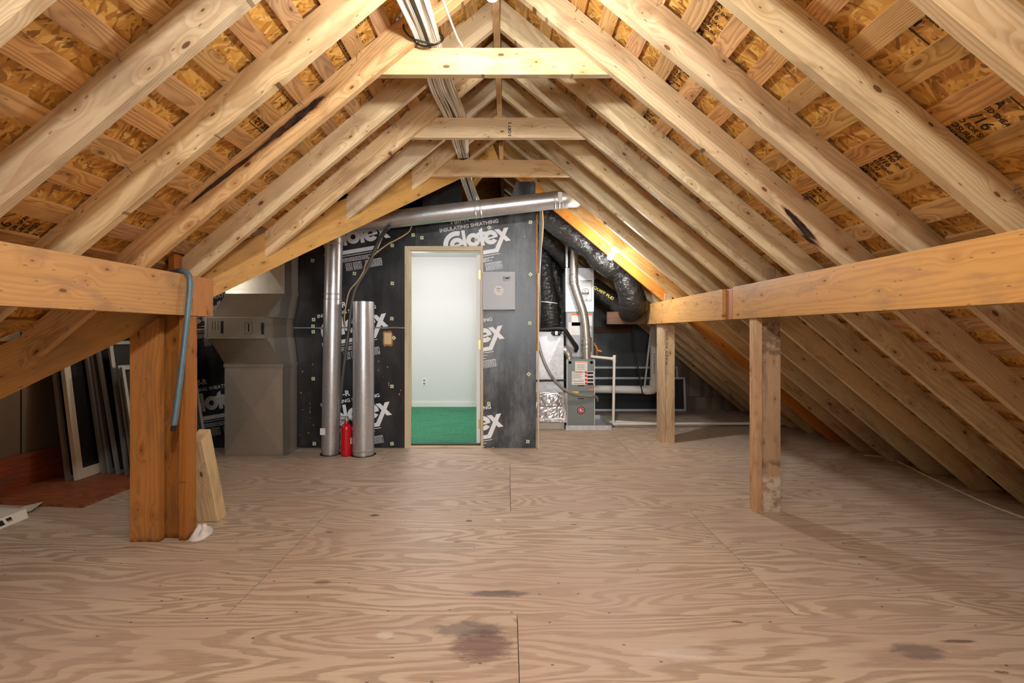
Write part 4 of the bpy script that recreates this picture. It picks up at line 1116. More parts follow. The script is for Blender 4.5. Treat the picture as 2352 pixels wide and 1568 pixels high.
# ------------------------------------------------------------------ furnace and its pipes
t = thing('furnace', (36, 254, 1.7), 'grey upright gas furnace with red-dotted warning label and round emblem', 'furnace')
GX0, GX1, GY, GB, GT = 29.0, 42.7, 240.0, 1.8, 34.5
bm = bmesh.new(); box(bm, GX0, GX1, GY + .5, 268, GB, GT); mesh_obj('cabinet', bm, M['furnace'], t, bevel=.1)
bm = bmesh.new(); box(bm, GX0 + .15, GX1 - .3, GY, GY + .5, 18.7, GT - .3); up = mesh_obj('door', bm, M['furnace'], t, bevel=.08)
bm = bmesh.new(); box(bm, GX0 + .15, GX1 - .3, GY, GY + .5, GB + .1, 18.4); dn = mesh_obj('door', bm, M['furnace'], t, bevel=.08)
for x in (GX0 - .1, GX1 - .25):
    bm = bmesh.new(); box(bm, x, x + .35, GY - .1, GY + .6, GB, GT - .2); mesh_obj('edge_trim', bm, M['alu_pale'], t)
def gp(x, y): 
    q = PX(x, y, GY); return q.x, q.z
def plate(name, x0, y0, x1, y1, mat, par, d=.05, Z=GY):
    a, b = PX(x0, y1, Z), PX(x1, y0, Z); bm = bmesh.new(); box(bm, a.x, b.x, Z - d, Z, a.z, b.z); return mesh_obj(name, bm, M[mat], par)
plate('label', 1321, 830, 1349, 852, 'paper', up)
plate('label', 1312.5, 851.8, 1364.5, 884, 'black_plastic', up, .06)
plate('label', 1313.1, 852.4, 1363.9, 883.4, 'paper', up, .07)
plate('label', 1354.5, 892, 1364, 896.6, 'orange_print', up)
plate('label', 1304.5, 898.5, 1329, 903, 'yellow_print', dn)
def multi(rects, mat, par, Z=GY, d=.09, name='label_print'):
    for x0, y0, x1, y1 in rects:
        bm = bmesh.new()
        a, b = PX(x0, y1, Z), PX(x1, y0, Z); box(bm, a.x, b.x, Z - d, Z - d + .02, a.z, b.z)
        mesh_obj(name, bm, M[mat], par)
multi([(1349, 854 + 8.2 * k, 1362.5, 859.4 + 8.2 * k) for k in range(4)] + [(1315, 854.2, 1344, 854.9), (1315, 854.2, 1315.6, 878)], 'black_plastic', up)
multi([(1316 + (k % 2), 857.5 + 2.1 * k, 1339 - 3 * (k % 3), 858.5 + 2.1 * k) for k in range(6)] + [(1317, 874, 1341, 876), (1317, 879.5, 1341, 881.5), (1323, 832.5 + 100, 1323.1, 932.6)][:2] + [(1324, 836 + 2 * k, 1346 - 4 * (k % 2), 836.9 + 2 * k) for k in range(7)], 'label_grey', up)
multi([(1322, 831.2, 1348, 832.6), (1321, 853.4, 1337, 855.4), (1318, 871, 1321, 872), (1330, 870.5, 1340, 871.6)], 'orange_print', up)
for yy in (855.5, 862.8, 872, 879.8):
    bm = bmesh.new(); q = PX(1346, yy, GY - .1); lathe(bm, [(.62, 0), (.62, .03), (0, .03)], 14, axis_matrix((q.x, q.y, q.z), (0, -1, 0)))
    mesh_obj('red_mark', bm, M['red_dot'], up)
for xx in (1309, 1358.5):
    q = PX(xx, 832, GY); bm = bmesh.new(); lathe(bm, [(.75, -.02), (.8, .1), (.55, .12), (.5, -.0), (0, -.0)], 18, axis_matrix(q, (0, -1, 0))); mesh_obj('grommet', bm, M['black_plastic'], up)
plate('handle_slot', 1327, 884.6, 1341.5, 886.6, 'black_plastic', up, .06); plate('handle_slot', 1327, 914, 1341.5, 916.2, 'black_plastic', dn, .06)
q = PX(1334.5, 942, GY)
bm = bmesh.new(); lathe(bm, [(1.9, 0), (1.9, .1), (1.6, .14), (0, .14)], 30, axis_matrix(q, (0, -1, 0))); em = mesh_obj('emblem', bm, M['black_plastic'], dn)
q2 = Vector((q.x, q.y - .15, q.z)); 
bm = bmesh.new(); lathe(bm, [(1.5, 0), (1.5, .02), (0, .02)], 30, axis_matrix(q2, (0, -1, 0)), 0)
bm2 = bmesh.new(); lathe(bm2, [(1.36, .02), (1.36, .035), (0, .035)], 30, axis_matrix(q2, (0, -1, 0)), 1); add_bm(bm, bm2)
for body, sz, dx, dz in (('R', 2.0, -.72, -.62),):
    tb = text_bm(body, sz, .05); bmesh.ops.transform(tb, matrix=Matrix.Translation((q.x + dx, q.y - .2, q.z + dz)) @ Matrix.Rotation(math.pi / 2, 4, 'X'), verts=tb.verts)
    for f in tb.faces: f.material_index = 0
    add_bm(bm, tb)
box(bm, q.x - .35, q.x + 1.1, q.y - .2, q.y - .18, q.z - .42, q.z - .2, 0)
mesh_obj('printed_badge', bm, [M['paper'], M['red_dot']], t)
KY = 246.0
bm = bmesh.new(); box(bm, 29.3, 43.1, KY, 267, GT + .05, 58.0); coil = mesh_obj('coil_cabinet', bm, M['furnace'], t, bevel=.1)
bm = bmesh.new(); box(bm, 29.9, 42.2, KY - .35, KY, GT + 1, 57.2); mesh_obj('access_panel', bm, M['panel_grey'], coil, bevel=.06)
K2 = KY - .36
plate('label', 1305.5, 740, 1333, 769, 'paper', coil, .03, K2); plate('label', 1313, 722, 1360, 748, 'paper', coil, .03, K2)
plate('label', 1313, 720, 1360, 724, 'orange_print', coil, .05, K2); plate('label', 1354, 754, 1357, 763, 'paper', coil, .04, K2)
bm = bmesh.new(); box(bm, 29.1, 43.3, KY - .1, 267, 58.1, 80.0); pl = mesh_obj('plenum', bm, M['galv_flat'], t, bevel=.1)
K3 = KY - .12
plate('panel', 1327.5, 629.5, 1361, 693, 'alu_pale', pl, .25, K3); plate('panel', 1330.5, 644, 1359, 691.5, 'black_plastic', pl, .28, K3); plate('label', 1331.3, 646, 1358.2, 690.4, 'paper', pl, .31, K3)
multi([(1336, 648, 1355, 649.5), (1333, 652, 1350, 652.8), (1336, 656, 1354, 656.8), (1333, 687, 1338, 689), (1344, 686.5, 1349, 689.5), (1354, 687, 1357, 688.5), (1335, 674, 1351, 677), (1336, 681, 1350, 682)], 'label_grey', pl, K3, .34)
q = PX(1344.5, 670, K3 - .34); bm = bmesh.new()
lathe(bm, [(1.75, 0), (1.75, .02), (1.55, .03), (1.55, 0.0)], 24, axis_matrix(q, (0, -1, 0))); mesh_obj('label_print', bm, M['black_plastic'], pl)
q = PX(1344.5, 670, K3 - .38); bm = bmesh.new(); lathe(bm, [(1.5, 0), (1.5, .02), (0, .02)], 24, axis_matrix(q, (0, -1, 0))); mesh_obj('label_print', bm, M['paper'], pl)
plate('label_print', 1336, 671, 1353, 676, 'black_plastic', pl, .42, K3)
q = PX(1344, 667.5, K3 - .41); bm = bmesh.new(); extrude(bm, [(q.x - .5, q.y, q.z + .3), (q.x + .5, q.y, q.z + .3), (q.x, q.y, q.z - .5)], (0, .02, 0)); mesh_obj('label_print', bm, M['red_dot'], pl)
# drain pan
t = thing('drain_pan', (40, 255, 0), 'shallow galvanised drain pan under the furnace', 'pan')
bm = bmesh.new()
x0, x1, y0, y1 = 28.3, 51, 239.2, 270
box(bm, x0, x1, y0, y1, 0.02, .12); box(bm, x0, x1, y0, y0 + .12, .12, 2.2); box(bm, x0, x1, y1 - .12, y1, .12, 2.2); box(bm, x0, x0 + .12, y0, y1, .12, 2.2); box(bm, x1 - .12, x1, y0, y1, .12, 2.2)
mesh_obj('tray', bm, M['galv_flat'], t)
bm = bmesh.new(); box(bm, 30, 42, 244, 266, .14, 1.75); mesh_obj('stand', bm, M['black_plastic'], t)

# flue and intake
t = thing('flue_pipe', PX(1347, 824, 243), 'bent round steel flue rising from the furnace top', 'pipe')
ZF = 243.0
pipe_part('collar', [PX(1348, 826, ZF), PX(1347.5, 806, ZF)], 2.05, 'flue', t)
pipe_part('collar', [PX(1347.5, 807, ZF), PX(1347, 774, ZF)], 2.45, 'flue', t, [(PX(1347.3, 800, ZF), (0, 0, 1)), (PX(1347, 790, ZF), (0, 0, 1)), (PX(1347, 779, ZF), (0, 0, 1))])
fp = catmull([PX(1346.5, 776, ZF), PX(1344, 745, ZF), PX(1339, 715, ZF), PX(1330, 688, ZF), PX(1322.5, 665, ZF), PX(1318.5, 650, ZF)], 7)
pipe_part('flexible_section', fp, [2.05 + (.12 if k % 2 else 0) for k in range(len(fp))], 'flue', t)
pipe_part('pipe_section', [PX(1318.5, 652, ZF), PX(1317.5, 636, ZF)], 2.3, 'flue', t, [(PX(1318.3, 648, ZF), (0, 0, 1))])
pipe_part('pipe_section', [PX(1317.5, 637, ZF), PX(1318.5, 572, ZF)], 2.15, 'flue', t, [(PX(1317.7, 631, ZF), (0, 0, 1))])
t = thing('intake_elbow', PX(1309, 825, 244), 'small grey elbow pipe on the furnace top pointing left', 'pipe')
ip = catmull([PX(1308, 826, 244), PX(1306, 815, 244), PX(1299, 805, 244), PX(1291, 800, 244), PX(1286, 800, 243)], 4)
pipe_part('elbow', ip, [1.75 + (.08 if k % 4 == 0 else 0) for k in range(len(ip))], 'flue', t)
bm = bmesh.new(); lathe(bm, [(1.4, 0), (1.4, .06), (0, .06)], 18, axis_matrix(ip[-1], ip[-1] - ip[-2])); mesh_obj('opening', bm, M['dark'], t)

# galvanised drop left of the furnace
t = thing('return_drop', (20.6, 246, 0), 'spangled galvanised duct box with foil-taped boot left of the furnace', 'duct')
xpanel('duct_box', 13.6, 27.6, 17.5, 48.0, 241, 262, 'galv_flat', t, .5)
bm = bmesh.new(); box(bm, 13.6, 27.8, 240.5, 262, .1, 3.4); mesh_obj('base', bm, M['duct'], t, bevel=.1)
bm = bmesh.new()
nx, nz = 22, 20
x0, x1, z0, z1 = 14.2, 28.0, 3.4, 18
g = [[bm.verts.new((x0 + (x1 - x0) * i / nx, 238.2 + (2.2 if i in (0, nx) or j in (0, nz) else 0) - (1.2 * math.sin(math.pi * i / nx) * (1 if j > nz * .55 else .3)) + rng.uniform(-.1, .1), z0 + (z1 - z0) * j / nz)) for j in range(nz + 1)] for i in range(nx + 1)]
for i in range(nx):
    for j in range(nz): bm.faces.new((g[i][j], g[i + 1][j], g[i + 1][j + 1], g[i][j + 1]))
mesh_obj('foil_boot', bm, M['foil'], t)
bm = bmesh.new()
for (a, b, c_, d) in ((13.9, 28.4, 16.6, 18.6), (26.6, 28.6, 4, 18), (14, 15.4, 4, 17), (14, 28, 4.6, 6)):
    box(bm, a, b, 237.6, 238.4, c_, d)
bmesh.ops.subdivide_edges(bm, edges=bm.edges[:], cuts=3, use_grid_fill=True)
for v in bm.verts: v.co += Vector((rng.uniform(-.15, .15), rng.uniform(-.25, .15), rng.uniform(-.15, .15)))
mesh_obj('foil_tape', bm, M['foil'], t)
cable_run('gas_pipe', [PX(1228, 874, 239.5), PX(1262, 873.5, 239.5), PX(1300, 873, 239.6)], .5, 'galv_dark', 'thin dark iron pipe crossing the galvanised box left of the furnace', 'pipe')
cable_run('condenser_line', [PX(1231, 762, 240), PX(1238, 757, 238), PX(1258, 755, 237.5), PX(1284, 754, 237.5), PX(1297, 757, 238), PX(1305, 768, 239), PX(1317, 786, 241), PX(1325, 797, 243.5), PX(1322, 806, 245.4)], .95, 'rubber', 'black foam-sleeved refrigerant line bending into the coil cabinet', 'pipe', 10)
cable_run('copper_line', [PX(1284, 764, 238.5), PX(1295, 766, 239), PX(1304, 775, 240), PX(1315, 792, 242), PX(1323, 805, 245.4)], .26, 'copper', 'thin copper line beside the black refrigerant sleeve', 'pipe')
fdr = thing('filter_drier', PX(1278, 768, 238), 'small black cylindrical filter drier on the refrigerant line', 'filter')
bm = bmesh.new(); lathe(bm, [(.3, -2.6), (.5, -2.0), (1.25, -1.8), (1.3, 1.8), (.5, 2.0), (.3, 2.6)], 16, axis_matrix(PX(1278, 764.5, 238), (1, 0, .03))); mesh_obj('body', bm, M['black_plastic'], fdr)
curved = PX(1278, 764.5, 236.66); bm = bmesh.new(); box(bm, curved.x - .6, curved.x + .6, curved.y - .02, curved.y + .1, curved.z - .9, curved.z + .9); mesh_obj('label', bm, M['paper'], fdr)
cable_run('armoured_cable', [PX(1231, 765, 238), PX(1236, 785, 237), PX(1243, 812, 236.5), PX(1255, 842, 236), PX(1270, 868, 236), PX(1287, 886, 236), PX(1303, 898, 236), PX(1322, 905.5, 237), PX(1345, 909, 238), PX(1362, 910, 239), PX(1371, 913, 241), PX(1372, 920, 243)], .68, 'alu', 'grey armoured cable sweeping across to the furnace front')
cable_run('thin_wire', [PX(1234, 770, 238), PX(1246, 815, 236.2), PX(1259, 850, 235.6), PX(1272, 870, 235.5)], .2, 'black_cable', 'thin black wire running beside the armoured cable')
t = thing('signal_wires', PX(1370, 805, 247), 'orange and yellow thermostat wires sticking out right of the furnace', 'wire')
for a, b, c_, m in (((1364, 788), (1371, 797), (1374, 808), 'orange_print'), ((1365, 790), (1373, 803), (1381, 807), 'yellow_print'), ((1365, 787), (1370, 800), (1371, 822), 'orange_print'), ((1374, 808), (1378, 804), (1383, 808), 'orange_print')):
    bm = bmesh.new(); tube(bm, catmull([PX(*a, 246), PX(*b, 245.5), PX(*c_, 245.5)], 5), .2, 6); mesh_obj('wire', bm, M[m], t)

# white plastic pipes
def elbowed(name, pts, r, label):
    th = thing(name, pts[0], label, 'pipe')
    for i, (a, b) in enumerate(zip(pts, pts[1:])):
        bm = bmesh.new(); tube(bm, [a, b], r, 16); auto_smooth(mesh_obj('pipe_section', bm, M['pvc'], th), 40)
    for a, p, b in zip(pts, pts[1:], pts[2:]):
        p = Vector(p); d1 = (Vector(a) - p).normalized(); d2 = (Vector(b) - p).normalized()
        bm = bmesh.new(); tube(bm, catmull([p + d1 * r * 2.4, p + d1 * r * 1.2, p + (d1 + d2) * r * .25, p + d2 * r * 1.2, p + d2 * r * 2.4], 4), r * 1.18, 16)
        auto_smooth(mesh_obj('elbow', bm, M['pvc'], th), 40)
    return th
th = elbowed('condensate_pipe', [PX(1357, 818.5, 245), PX(1411, 824, 245), PX(1408.5, 973.5, 245), PX(1828, 972, 247.5)], .72, 'thin white drain pipe dropping beside the furnace and running along the floor')
bm = bmesh.new(); tube(bm, [PX(1411, 824, 245), PX(1411.3, 815, 245)], .8, 14); mesh_obj('vent_stub', bm, M['pvc'], th)
elbowed('condensate_pipe', [PX(1400, 969, 250), PX(1420, 968, 250), PX(1500, 972, 250)], .55, 'short second drain pipe on the floor beside the pan')
a = PX(1330, 893, 272); b = PX(1502.5, 895, 272); c_ = PX(1502.5, 748, 272)
th = elbowed('vent_pipe', [a, b, c_], 2.2, 'thick white plastic vent pipe turning up beside the far right post')
tb = text_bm('PVC DWV PIPE  4 IN  SCH 40', .9, .02); bmesh.ops.transform(tb, matrix=Matrix.Translation((b.x - .3, 272 - 2.23, b.z + 9)) @ Matrix.Rotation(math.pi / 2, 4, 'X') @ Matrix.Rotation(math.pi / 2, 4, 'Z'), verts=tb.verts)
mesh_obj('lettering', tb, M['ink'], th, recalc=False)
def strap(pts, w, mat, label, holes=False):
    bm = bmesh.new(); P = [Vector(p) for p in pts]
    for i in range(len(P) - 1):
        n = 1
        a_, b_ = P[i], P[i + 1]
        prism(bm, [a_ + Vector((-w / 2, 0, 0)), a_ + Vector((w / 2, 0, 0)), a_ + Vector((w / 2, .06, 0)), a_ + Vector((-w / 2, .06, 0))], [b_ + Vector((-w / 2, 0, 0)), b_ + Vector((w / 2, 0, 0)), b_ + Vector((w / 2, .06, 0)), b_ + Vector((-w / 2, .06, 0))])
    if not holes: return tag(mesh_obj('hanger_strap', bm, M[mat], center=True), label, 'strap')
    th = thing('hanger_strap', P[0], label, 'strap'); mesh_obj('band', bm, M[mat], th)
    bm = bmesh.new(); a_, b_ = P[0], P[-1]
    for k in range(1, 30):
        q = a_.lerp(b_, k / 30); box(bm, q.x - .16, q.x + .16, q.y - .02, q.y, q.z - .16, q.z + .16)
    tag(mesh_obj('hole', bm, M['black_plastic'], th), kind='stuff')
    return th
strap([PX(1496, 748, 268), PX(1480.5, 888, 268.6)], .9, 'alu_pale', 'pale perforated strap holding up the thick white pipe', True)
strap([PX(1455, 752, 268), PX(1462, 820, 268), PX(1472, 885, 268.6), PX(1476, 905, 269)], .7, 'galv_dark', 'dark strap looped under the thick white pipe')

# black insulated flexible ducts
def flex(name, pts, r0, label, lumps=(), mat='sleeve', crinkle=.05, sub=10, par=None, cr_freq=9):
    path = catmull(pts, sub); n = len(path); rad = []
    for i in range(n):
        u = i / (n - 1); r = r0
        for (uc, w, amt) in lumps: r += amt * math.exp(-((u - uc) / w) ** 2)
        rad.append(r)
    ph = rng.random() * 6
    bm = bmesh.new()
    tube(bm, path, rad, 26, disp=lambda i, a: crinkle * (math.sin(i * 1.7 + ph + 2 * math.sin(a * 2 + i * .3)) * .5 + math.sin(a * cr_freq + i * .9) * .25 + rng.uniform(-.25, .25)))
    return mesh_obj(name, bm, M[mat], par, smooth=True)
t = thing('flexible_duct', PX(1300, 540, 222), 'fat black plastic-sleeved duct hung along the golden rafter and drooping at its end', 'duct')
flex('sleeve', [PX(1215, 470, 222), PX(1250, 492, 222), PX(1290, 522, 222), PX(1325, 548, 222), PX(1346, 566, 222), PX(1368, 585, 222), PX(1395, 606, 222), PX(1418, 626, 222), PX(1438, 650, 222), PX(1450, 680, 223), PX(1452, 705, 226), PX(1440, 714, 233), PX(1420, 700, 240)],
     5.2, '', [(.37, .035, -1.3), (.6, .035, -1.5), (.5, .06, .3), (.8, .09, 1.1), (.95, .08, -.6)], par=t, crinkle=.045)
for px, py in ((1338, 562), (1425, 632)):
    bm = bmesh.new(); A = axis_matrix(PX(px, py, 222), (CA, 0, -SA))
    lathe(bm, [(4.3, -.25), (4.45, -.25), (4.45, .25), (4.3, .25)], 26, A); mesh_obj('hanger_band', bm, M['black_plastic'], t)
t = thing('flexible_duct', PX(1400, 680, 245), 'black duct with yellow-green lettering running back to the furnace plenum', 'duct')
flex('sleeve', [PX(1358, 655, 251), PX(1375, 668, 250), PX(1395, 682, 248), PX(1415, 696, 246), PX(1432, 708, 244), PX(1445, 712, 240)], 4.6, '', crinkle=.04, par=t)
tb = text_bm('QUIET FLEX R6', 1.9, .03); w = max(v.co.x for v in tb.verts)
a_, b_ = PX(1362, 661, 243.2), PX(1424, 699, 240.5)
bmesh.ops.transform(tb, matrix=frame(a_, b_ - a_, (0.3, .0, 1)) .copy(), verts=tb.verts) if False else None
d = (b_ - a_).normalized(); vv = (Vector((.25, -.15, 1)) - d * Vector((.25, -.15, 1)).dot(d)).normalized(); ww = d.cross(vv)
bmesh.ops.transform(tb, matrix=Matrix(((d.x, vv.x, ww.x, a_.x), (d.y, vv.y, ww.y, a_.y), (d.z, vv.z, ww.z, a_.z), (0, 0, 0, 1))) @ Matrix.Scale((b_ - a_).length / w, 4, (1, 0, 0)), verts=tb.verts)
mesh_obj('lettering', tb, M['yellow_print'], t, recalc=False)
t = thing('flexible_duct', PX(1262, 755, 243), 'crinkled upright black duct on top of the galvanised box', 'duct')
flex('sleeve', [PX(1264, 757, 248), PX(1262, 735, 248), PX(1258, 700, 248), PX(1253, 655, 249), PX(1250, 610, 250), PX(1250, 570, 252)], 5.0, '', [(.85, .3, -1.2), (0, .06, -.5)], crinkle=.13, sub=14, par=t, cr_freq=13)
bm = bmesh.new(); A = axis_matrix(PX(1257, 695, 248), (.1, 0, 1)); lathe(bm, [(5.1, -.2), (5.25, -.2), (5.25, .2), (5.1, .2)], 24, A); mesh_obj('tie_band', bm, M['alu_pale'], t)
t = thing('flexible_duct', PX(1275, 570, 245), 'short shiny black duct slanting down behind the flue', 'duct')
flex('sleeve', [PX(1225, 520, 238), PX(1248, 543, 240), PX(1275, 570, 243), PX(1300, 598, 248), PX(1312, 625, 256)], 4.0, '', crinkle=.07, par=t)
t = thing('flexible_duct', PX(1287, 690, 258), 'dark limp duct hanging between the upright duct and the furnace', 'duct')
flex('sleeve', [PX(1292, 755, 262), PX(1290, 700, 262), PX(1280, 650, 262), PX(1268, 600, 262)], 3.6, '', crinkle=.12, par=t)
strap([PX(1301.5, 560, 240), PX(1302, 614, 240)], .9, 'alu_pale', 'short pale perforated strap hanging left of the flue', True)

# ------------------------------------------------------------------ things leaning and lying about
def screen(pt, w, h, lean, yaw, mat, label, group=None, frame_w=1.3, thick=.9, rail=None, bottom_rail=None):
    """window screen standing on its lower edge: near lower corner pt, running back along +y, leaning towards -x"""
    th = thing('window_screen', pt, label, 'screen', group)
    R = Matrix.Translation(Vector(pt) * S) @ Matrix.Rotation(yaw, 4, 'Z') @ Matrix.Rotation(-lean, 4, 'Y')
    def part(name, y0, y1, z0, z1, m, x0=-thick / 2, x1=thick / 2, bev=.08):
        bm = bmesh.new(); box(bm, x0, x1, y0, y1, z0, z1)
        return mesh_obj(name, bm, M[m], th, R, bevel=bev)
    br = bottom_rail or frame_w
    part('stile', 0, frame_w, 0, h, mat); part('stile', w - frame_w, w, 0, h, mat)
    part('rail', frame_w, w - frame_w, 0, br, mat); part('rail', frame_w, w - frame_w, h - frame_w, h, mat)
    part('mesh', frame_w, w - frame_w, br, h - frame_w, 'mesh', -.12, .12, 0)
    return th
hz = .82
screen((-139.3, 154.5, hz), 22, 49, math.radians(7), 0, 'alu', 'grey framed screen at the very back of the leaning stack, against the left wall')
screen((-136.7, 155, hz), 22, 48, math.radians(7), 0, 'alu_white', 'cream framed window screen with a wide bottom rail leaning at the left wall', frame_w=2.2, thick=1.3, bottom_rail=3.2)
screen((-134.2, 162, hz), 24, 54, math.radians(8.2), 0, 'alu', 'grey framed screen just right of the cream framed one')
screen((-132.9, 163, hz), 24, 55, math.radians(8.2), 0, 'alu', 'grey framed screen third from the right in the thick of the stack, edge on')
screen((-128.9, 161.5, hz), 30, 52, math.radians(10.5), -.12, 'alu', 'dark framed screen standing out in the middle of the leaning stack', frame_w=1.0, bottom_rail=1.2)
screen((-124.9, 160, hz), 30, 44.6, math.radians(10.5), -.3, 'alu', 'tall grey framed screen behind the two small ones beside the orange post', frame_w=1.1)
screen((-121.5, 158.5, hz), 26, 36.6, math.radians(11), -.3, 'alu', 'smaller grey framed screen in front of the tall one beside the orange post', frame_w=.9)
screen((-119.3, 157.5, hz), 26, 36.2, math.radians(11.5), -.3, 'alu', 'smallest and foremost grey screen, almost hidden by the orange post', frame_w=.9)
# big screens laid against the far wall
def far_screen(x0, x1, z1, y, lean, label, mat='alu_pale'):
    th = thing('window_screen', ((x0 + x1) / 2, y, .1), label, 'screen')
    R = Matrix.Translation(Vector((0, y, .1)) * S) @ Matrix.Rotation(-lean, 4, 'X')
    for (a, b, c_, d, n) in ((x0, x1, 0, 1.2, 'rail'), (x0, x1, z1 - 1.2, z1, 'rail'), (x0, x0 + 1.2, 1.2, z1 - 1.2, 'stile'), (x1 - 1.2, x1, 1.2, z1 - 1.2, 'stile')):
        bm = bmesh.new(); box(bm, a, b, -.5, .5, c_, d); mesh_obj(n, bm, M[mat], th, R, bevel=.06)
    bm = bmesh.new(); box(bm, x0 + 1.2, x1 - 1.2, -.1, .1, 1.2, z1 - 1.2); mesh_obj('mesh', bm, M['mesh'], th, R)
far_screen(50, 104.6, 26.6, 299.6, math.radians(4), 'larger pale framed screen lying on its side against the far grey wall')
far_screen(48, 108.0, 20.4, 296.4, math.radians(5), 'lower pale framed screen in front of the larger one at the far wall')

bm = bmesh.new()
prism(bm, [(-148, 136.5, .03), (-115.4, 133.0, .03), (-115.0, 186, .03), (-148, 186, .03)], [(-148, 136.5, .78), (-115.4, 133.0, .78), (-115.0, 186, .78), (-148, 186, .78)])
tag(mesh_obj('loose_plywood', bm, M['plywood_red'], center=True), 'loose reddish plywood sheet lying on the floor under the leaning screens', 'plywood')

# angled offcut behind the post
t = None
bm = bmesh.new()
fr_ = [(-80.6, 123.4, .03), (-72.9, 123.4, .03), (-77.2, 123.4, 20.2), (-79.0, 123.4, 22.8), (-80.6, 123.4, 23.0)]
M_ = frame((-76.5, 123.4, 10), (-.22, 0, 1), (1, 0, .22))
bm = bmesh.new()
a = [(-80.2, .03), (-72.9, .03), (-77.0, 20.4), (-80.2, 20.4)]; b = [(-80.2, .03), (-73.0, .03), (-77.2, 22.6), (-80.2, 22.6)]
prism(bm, [(x, 123.2, z) for x, z in a], [(x, 127.2, z) for x, z in b])
bmesh.ops.transform(bm, matrix=Matrix([[*(M_.inverted() @ Matrix.Scale(S, 4)).row[i]] for i in range(4)]), verts=bm.verts)
bmesh.ops.scale(bm, vec=(1 / S,) * 3, verts=bm.verts)
o = mesh_obj('wood_offcut', bm, M['offcut'], None, M_, bevel=.1)
tag(o, 'pale angled timber offcut leaning behind the orange post', 'wood')

# blue bar hooked over the beam
xs_ = -72.9
pts = [(-77.5, 112.5, 61.25), (-75.5, 112.0, 61.7), (-73.6, 111.5, 61.5), (-72.3, 111.2, 60.2), (-72.0, 110.8, 57.0), (-71.9, 109.8, 51), (-71.9, 108.3, 42), (-71.9, 106.8, 34), (-71.9, 105.8, 29), (-71.9, 105.4, 27.5)]
t = thing('hook_bar', (-72.6, 108, 26), 'blue painted metal bar with a hooked top hung over the left beam', 'bar')
bm = bmesh.new(); path = catmull(pts, 7); tube(bm, path, [.62] * (len(path) - 3) + [.58, .52, .48], 12); mesh_obj('shaft', bm, M['blue_bar'], t, smooth=True)
bm = bmesh.new(); d = (Vector(pts[-1]) - Vector(pts[-2])).normalized(); tube(bm, [Vector(pts[-1]) - d * .1, Vector(pts[-1]) + d * 1.1], .5, 10); mesh_obj('tip', bm, M['black_plastic'], t)

# crumpled white rag
def blob_sheet(name, outline, hgt, mat, seed, label, cat):
    r = random.Random(seed); bm = bmesh.new(); N = len(outline); rows_ = 7
    cx = sum(p[0] for p in outline) / N; cy = sum(p[1] for p in outline) / N
    ph = [r.uniform(0, 6.28) for _ in range(4)]
    rings = []
    for j in range(rows_):
        f = 1 - j / rows_
        rg = []
        for i, (x, y) in enumerate(outline):
            z = .04 + hgt * (1 - f ** 2.2) * (.75 + .35 * math.sin(i * .9 + ph[0]) + .25 * math.sin(i * 2.3 + j + ph[1])) if j else .04
            rg.append(bm.verts.new((cx + (x - cx) * f + r.uniform(-.06, .06), cy + (y - cy) * f + r.uniform(-.06, .06), max(.04, z))))
        rings.append(rg)
    c0 = bm.verts.new((cx, cy, hgt * .9))
    for a, b in zip(rings, rings[1:]):
        for i in range(N): bm.faces.new((a[i], a[(i + 1) % N], b[(i + 1) % N], b[i]))
    for i in range(N): bm.faces.new((rings[-1][i], rings[-1][(i + 1) % N], c0))
    bm.faces.new(rings[0][::-1])
    bmesh.ops.subdivide_edges(bm, edges=bm.edges[:], cuts=1, use_grid_fill=True, smooth=.6)
    for f in bm.faces: pass
    o = mesh_obj(name, bm, M[mat], smooth=True, center=True)
    return tag(o, label, cat)
ol_ = [fl(x, y) for x, y in ((431, 1243), (443, 1245), (455, 1243), (468, 1239), (480, 1233), (488, 1225), (492, 1217), (489, 1213), (478, 1214), (466, 1216), (456, 1219), (448, 1222), (441, 1230), (433, 1237))]
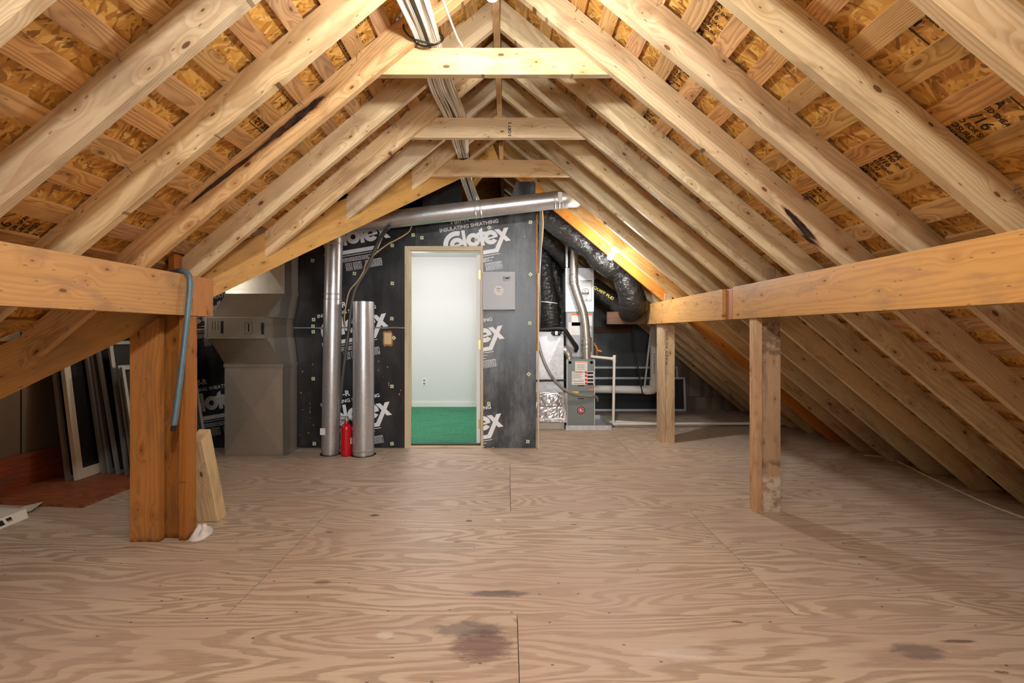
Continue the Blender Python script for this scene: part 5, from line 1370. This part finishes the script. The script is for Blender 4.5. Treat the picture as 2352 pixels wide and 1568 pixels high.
blob_sheet('white_rag', [(p.x, p.y) for p in ol_], 2.3, 'cloth', 5, 'crumpled white rag on the floor at the foot of the orange post', 'rag')

# flattened white carton at the left edge
t = thing('cardboard_box', (-124, 112, 0), 'flat white printed carton lying on the floor at the left edge', 'box')
bm = bmesh.new()
prism(bm, [(-123.2, 125.8, .05), (-121.4, 96, .05), (-133, 95.4, .05), (-135, 125, .05)], [(-124.6, 126.6, 2.1), (-122.8, 96.4, 2.1), (-133.4, 95.6, 2.1), (-135.4, 125.6, 2.1)])
mesh_obj('carton', bm, M['card'], t, bevel=.06)
bm = bmesh.new(); prism(bm, [(-124.6, 126.0, 2.12), (-135.2, 125.4, 2.12), (-134, 129.6, 1.3), (-127.5, 129.6, .9)], [(-124.6, 126.0, 2.2), (-135.2, 125.4, 2.2), (-134, 129.6, 1.38), (-127.5, 129.6, .98)])
mesh_obj('flap', bm, M['card'], t)
bm = bmesh.new(); prism(bm, [(-125.3, 128.6, .8), (-129, 128, .1), (-130.5, 132, .8), (-126.3, 133, 1.6)], [(-125.3, 128.6, .88), (-129, 128, .18), (-130.5, 132, .88), (-126.3, 133, 1.68)])
mesh_obj('flap', bm, M['card'], t)
# printed marks on its slanting side
O_ = Vector((-123.2, 125.8, .05)); Uc = (Vector((-121.4, 96, .05)) - O_).normalized(); Vc = (Vector((-124.6, 126.6, 2.1)) - O_); Vc = (Vc - Uc * Vc.dot(Uc)).normalized(); Nn = Uc.cross(Vc)
if Nn.x < 0: Nn = -Nn
def mark(u0, u1, v0, v1):
    bm = bmesh.new()
    q = [O_ + Uc * u + Vc * v + Nn * .03 for u, v in ((u0, v0), (u1, v0), (u1, v1), (u0, v1))]
    bm.faces.new([bm.verts.new(c) for c in q]); mesh_obj('printed_mark', bm, M['ink'], t, recalc=False)
for u0, u1, v0, v1 in ((3.6, 5.0, 1.2, 1.95), (3.6, 5.0, .95, 1.1), (5.8, 7.6, .6, 1.95), (8.6, 11.5, .9, 1.4), (8.8, 11, 1.55, 1.65), (8.8, 11, .6, .7), (13, 17, .7, 1.7)):
    mark(u0, u1, v0, v1)
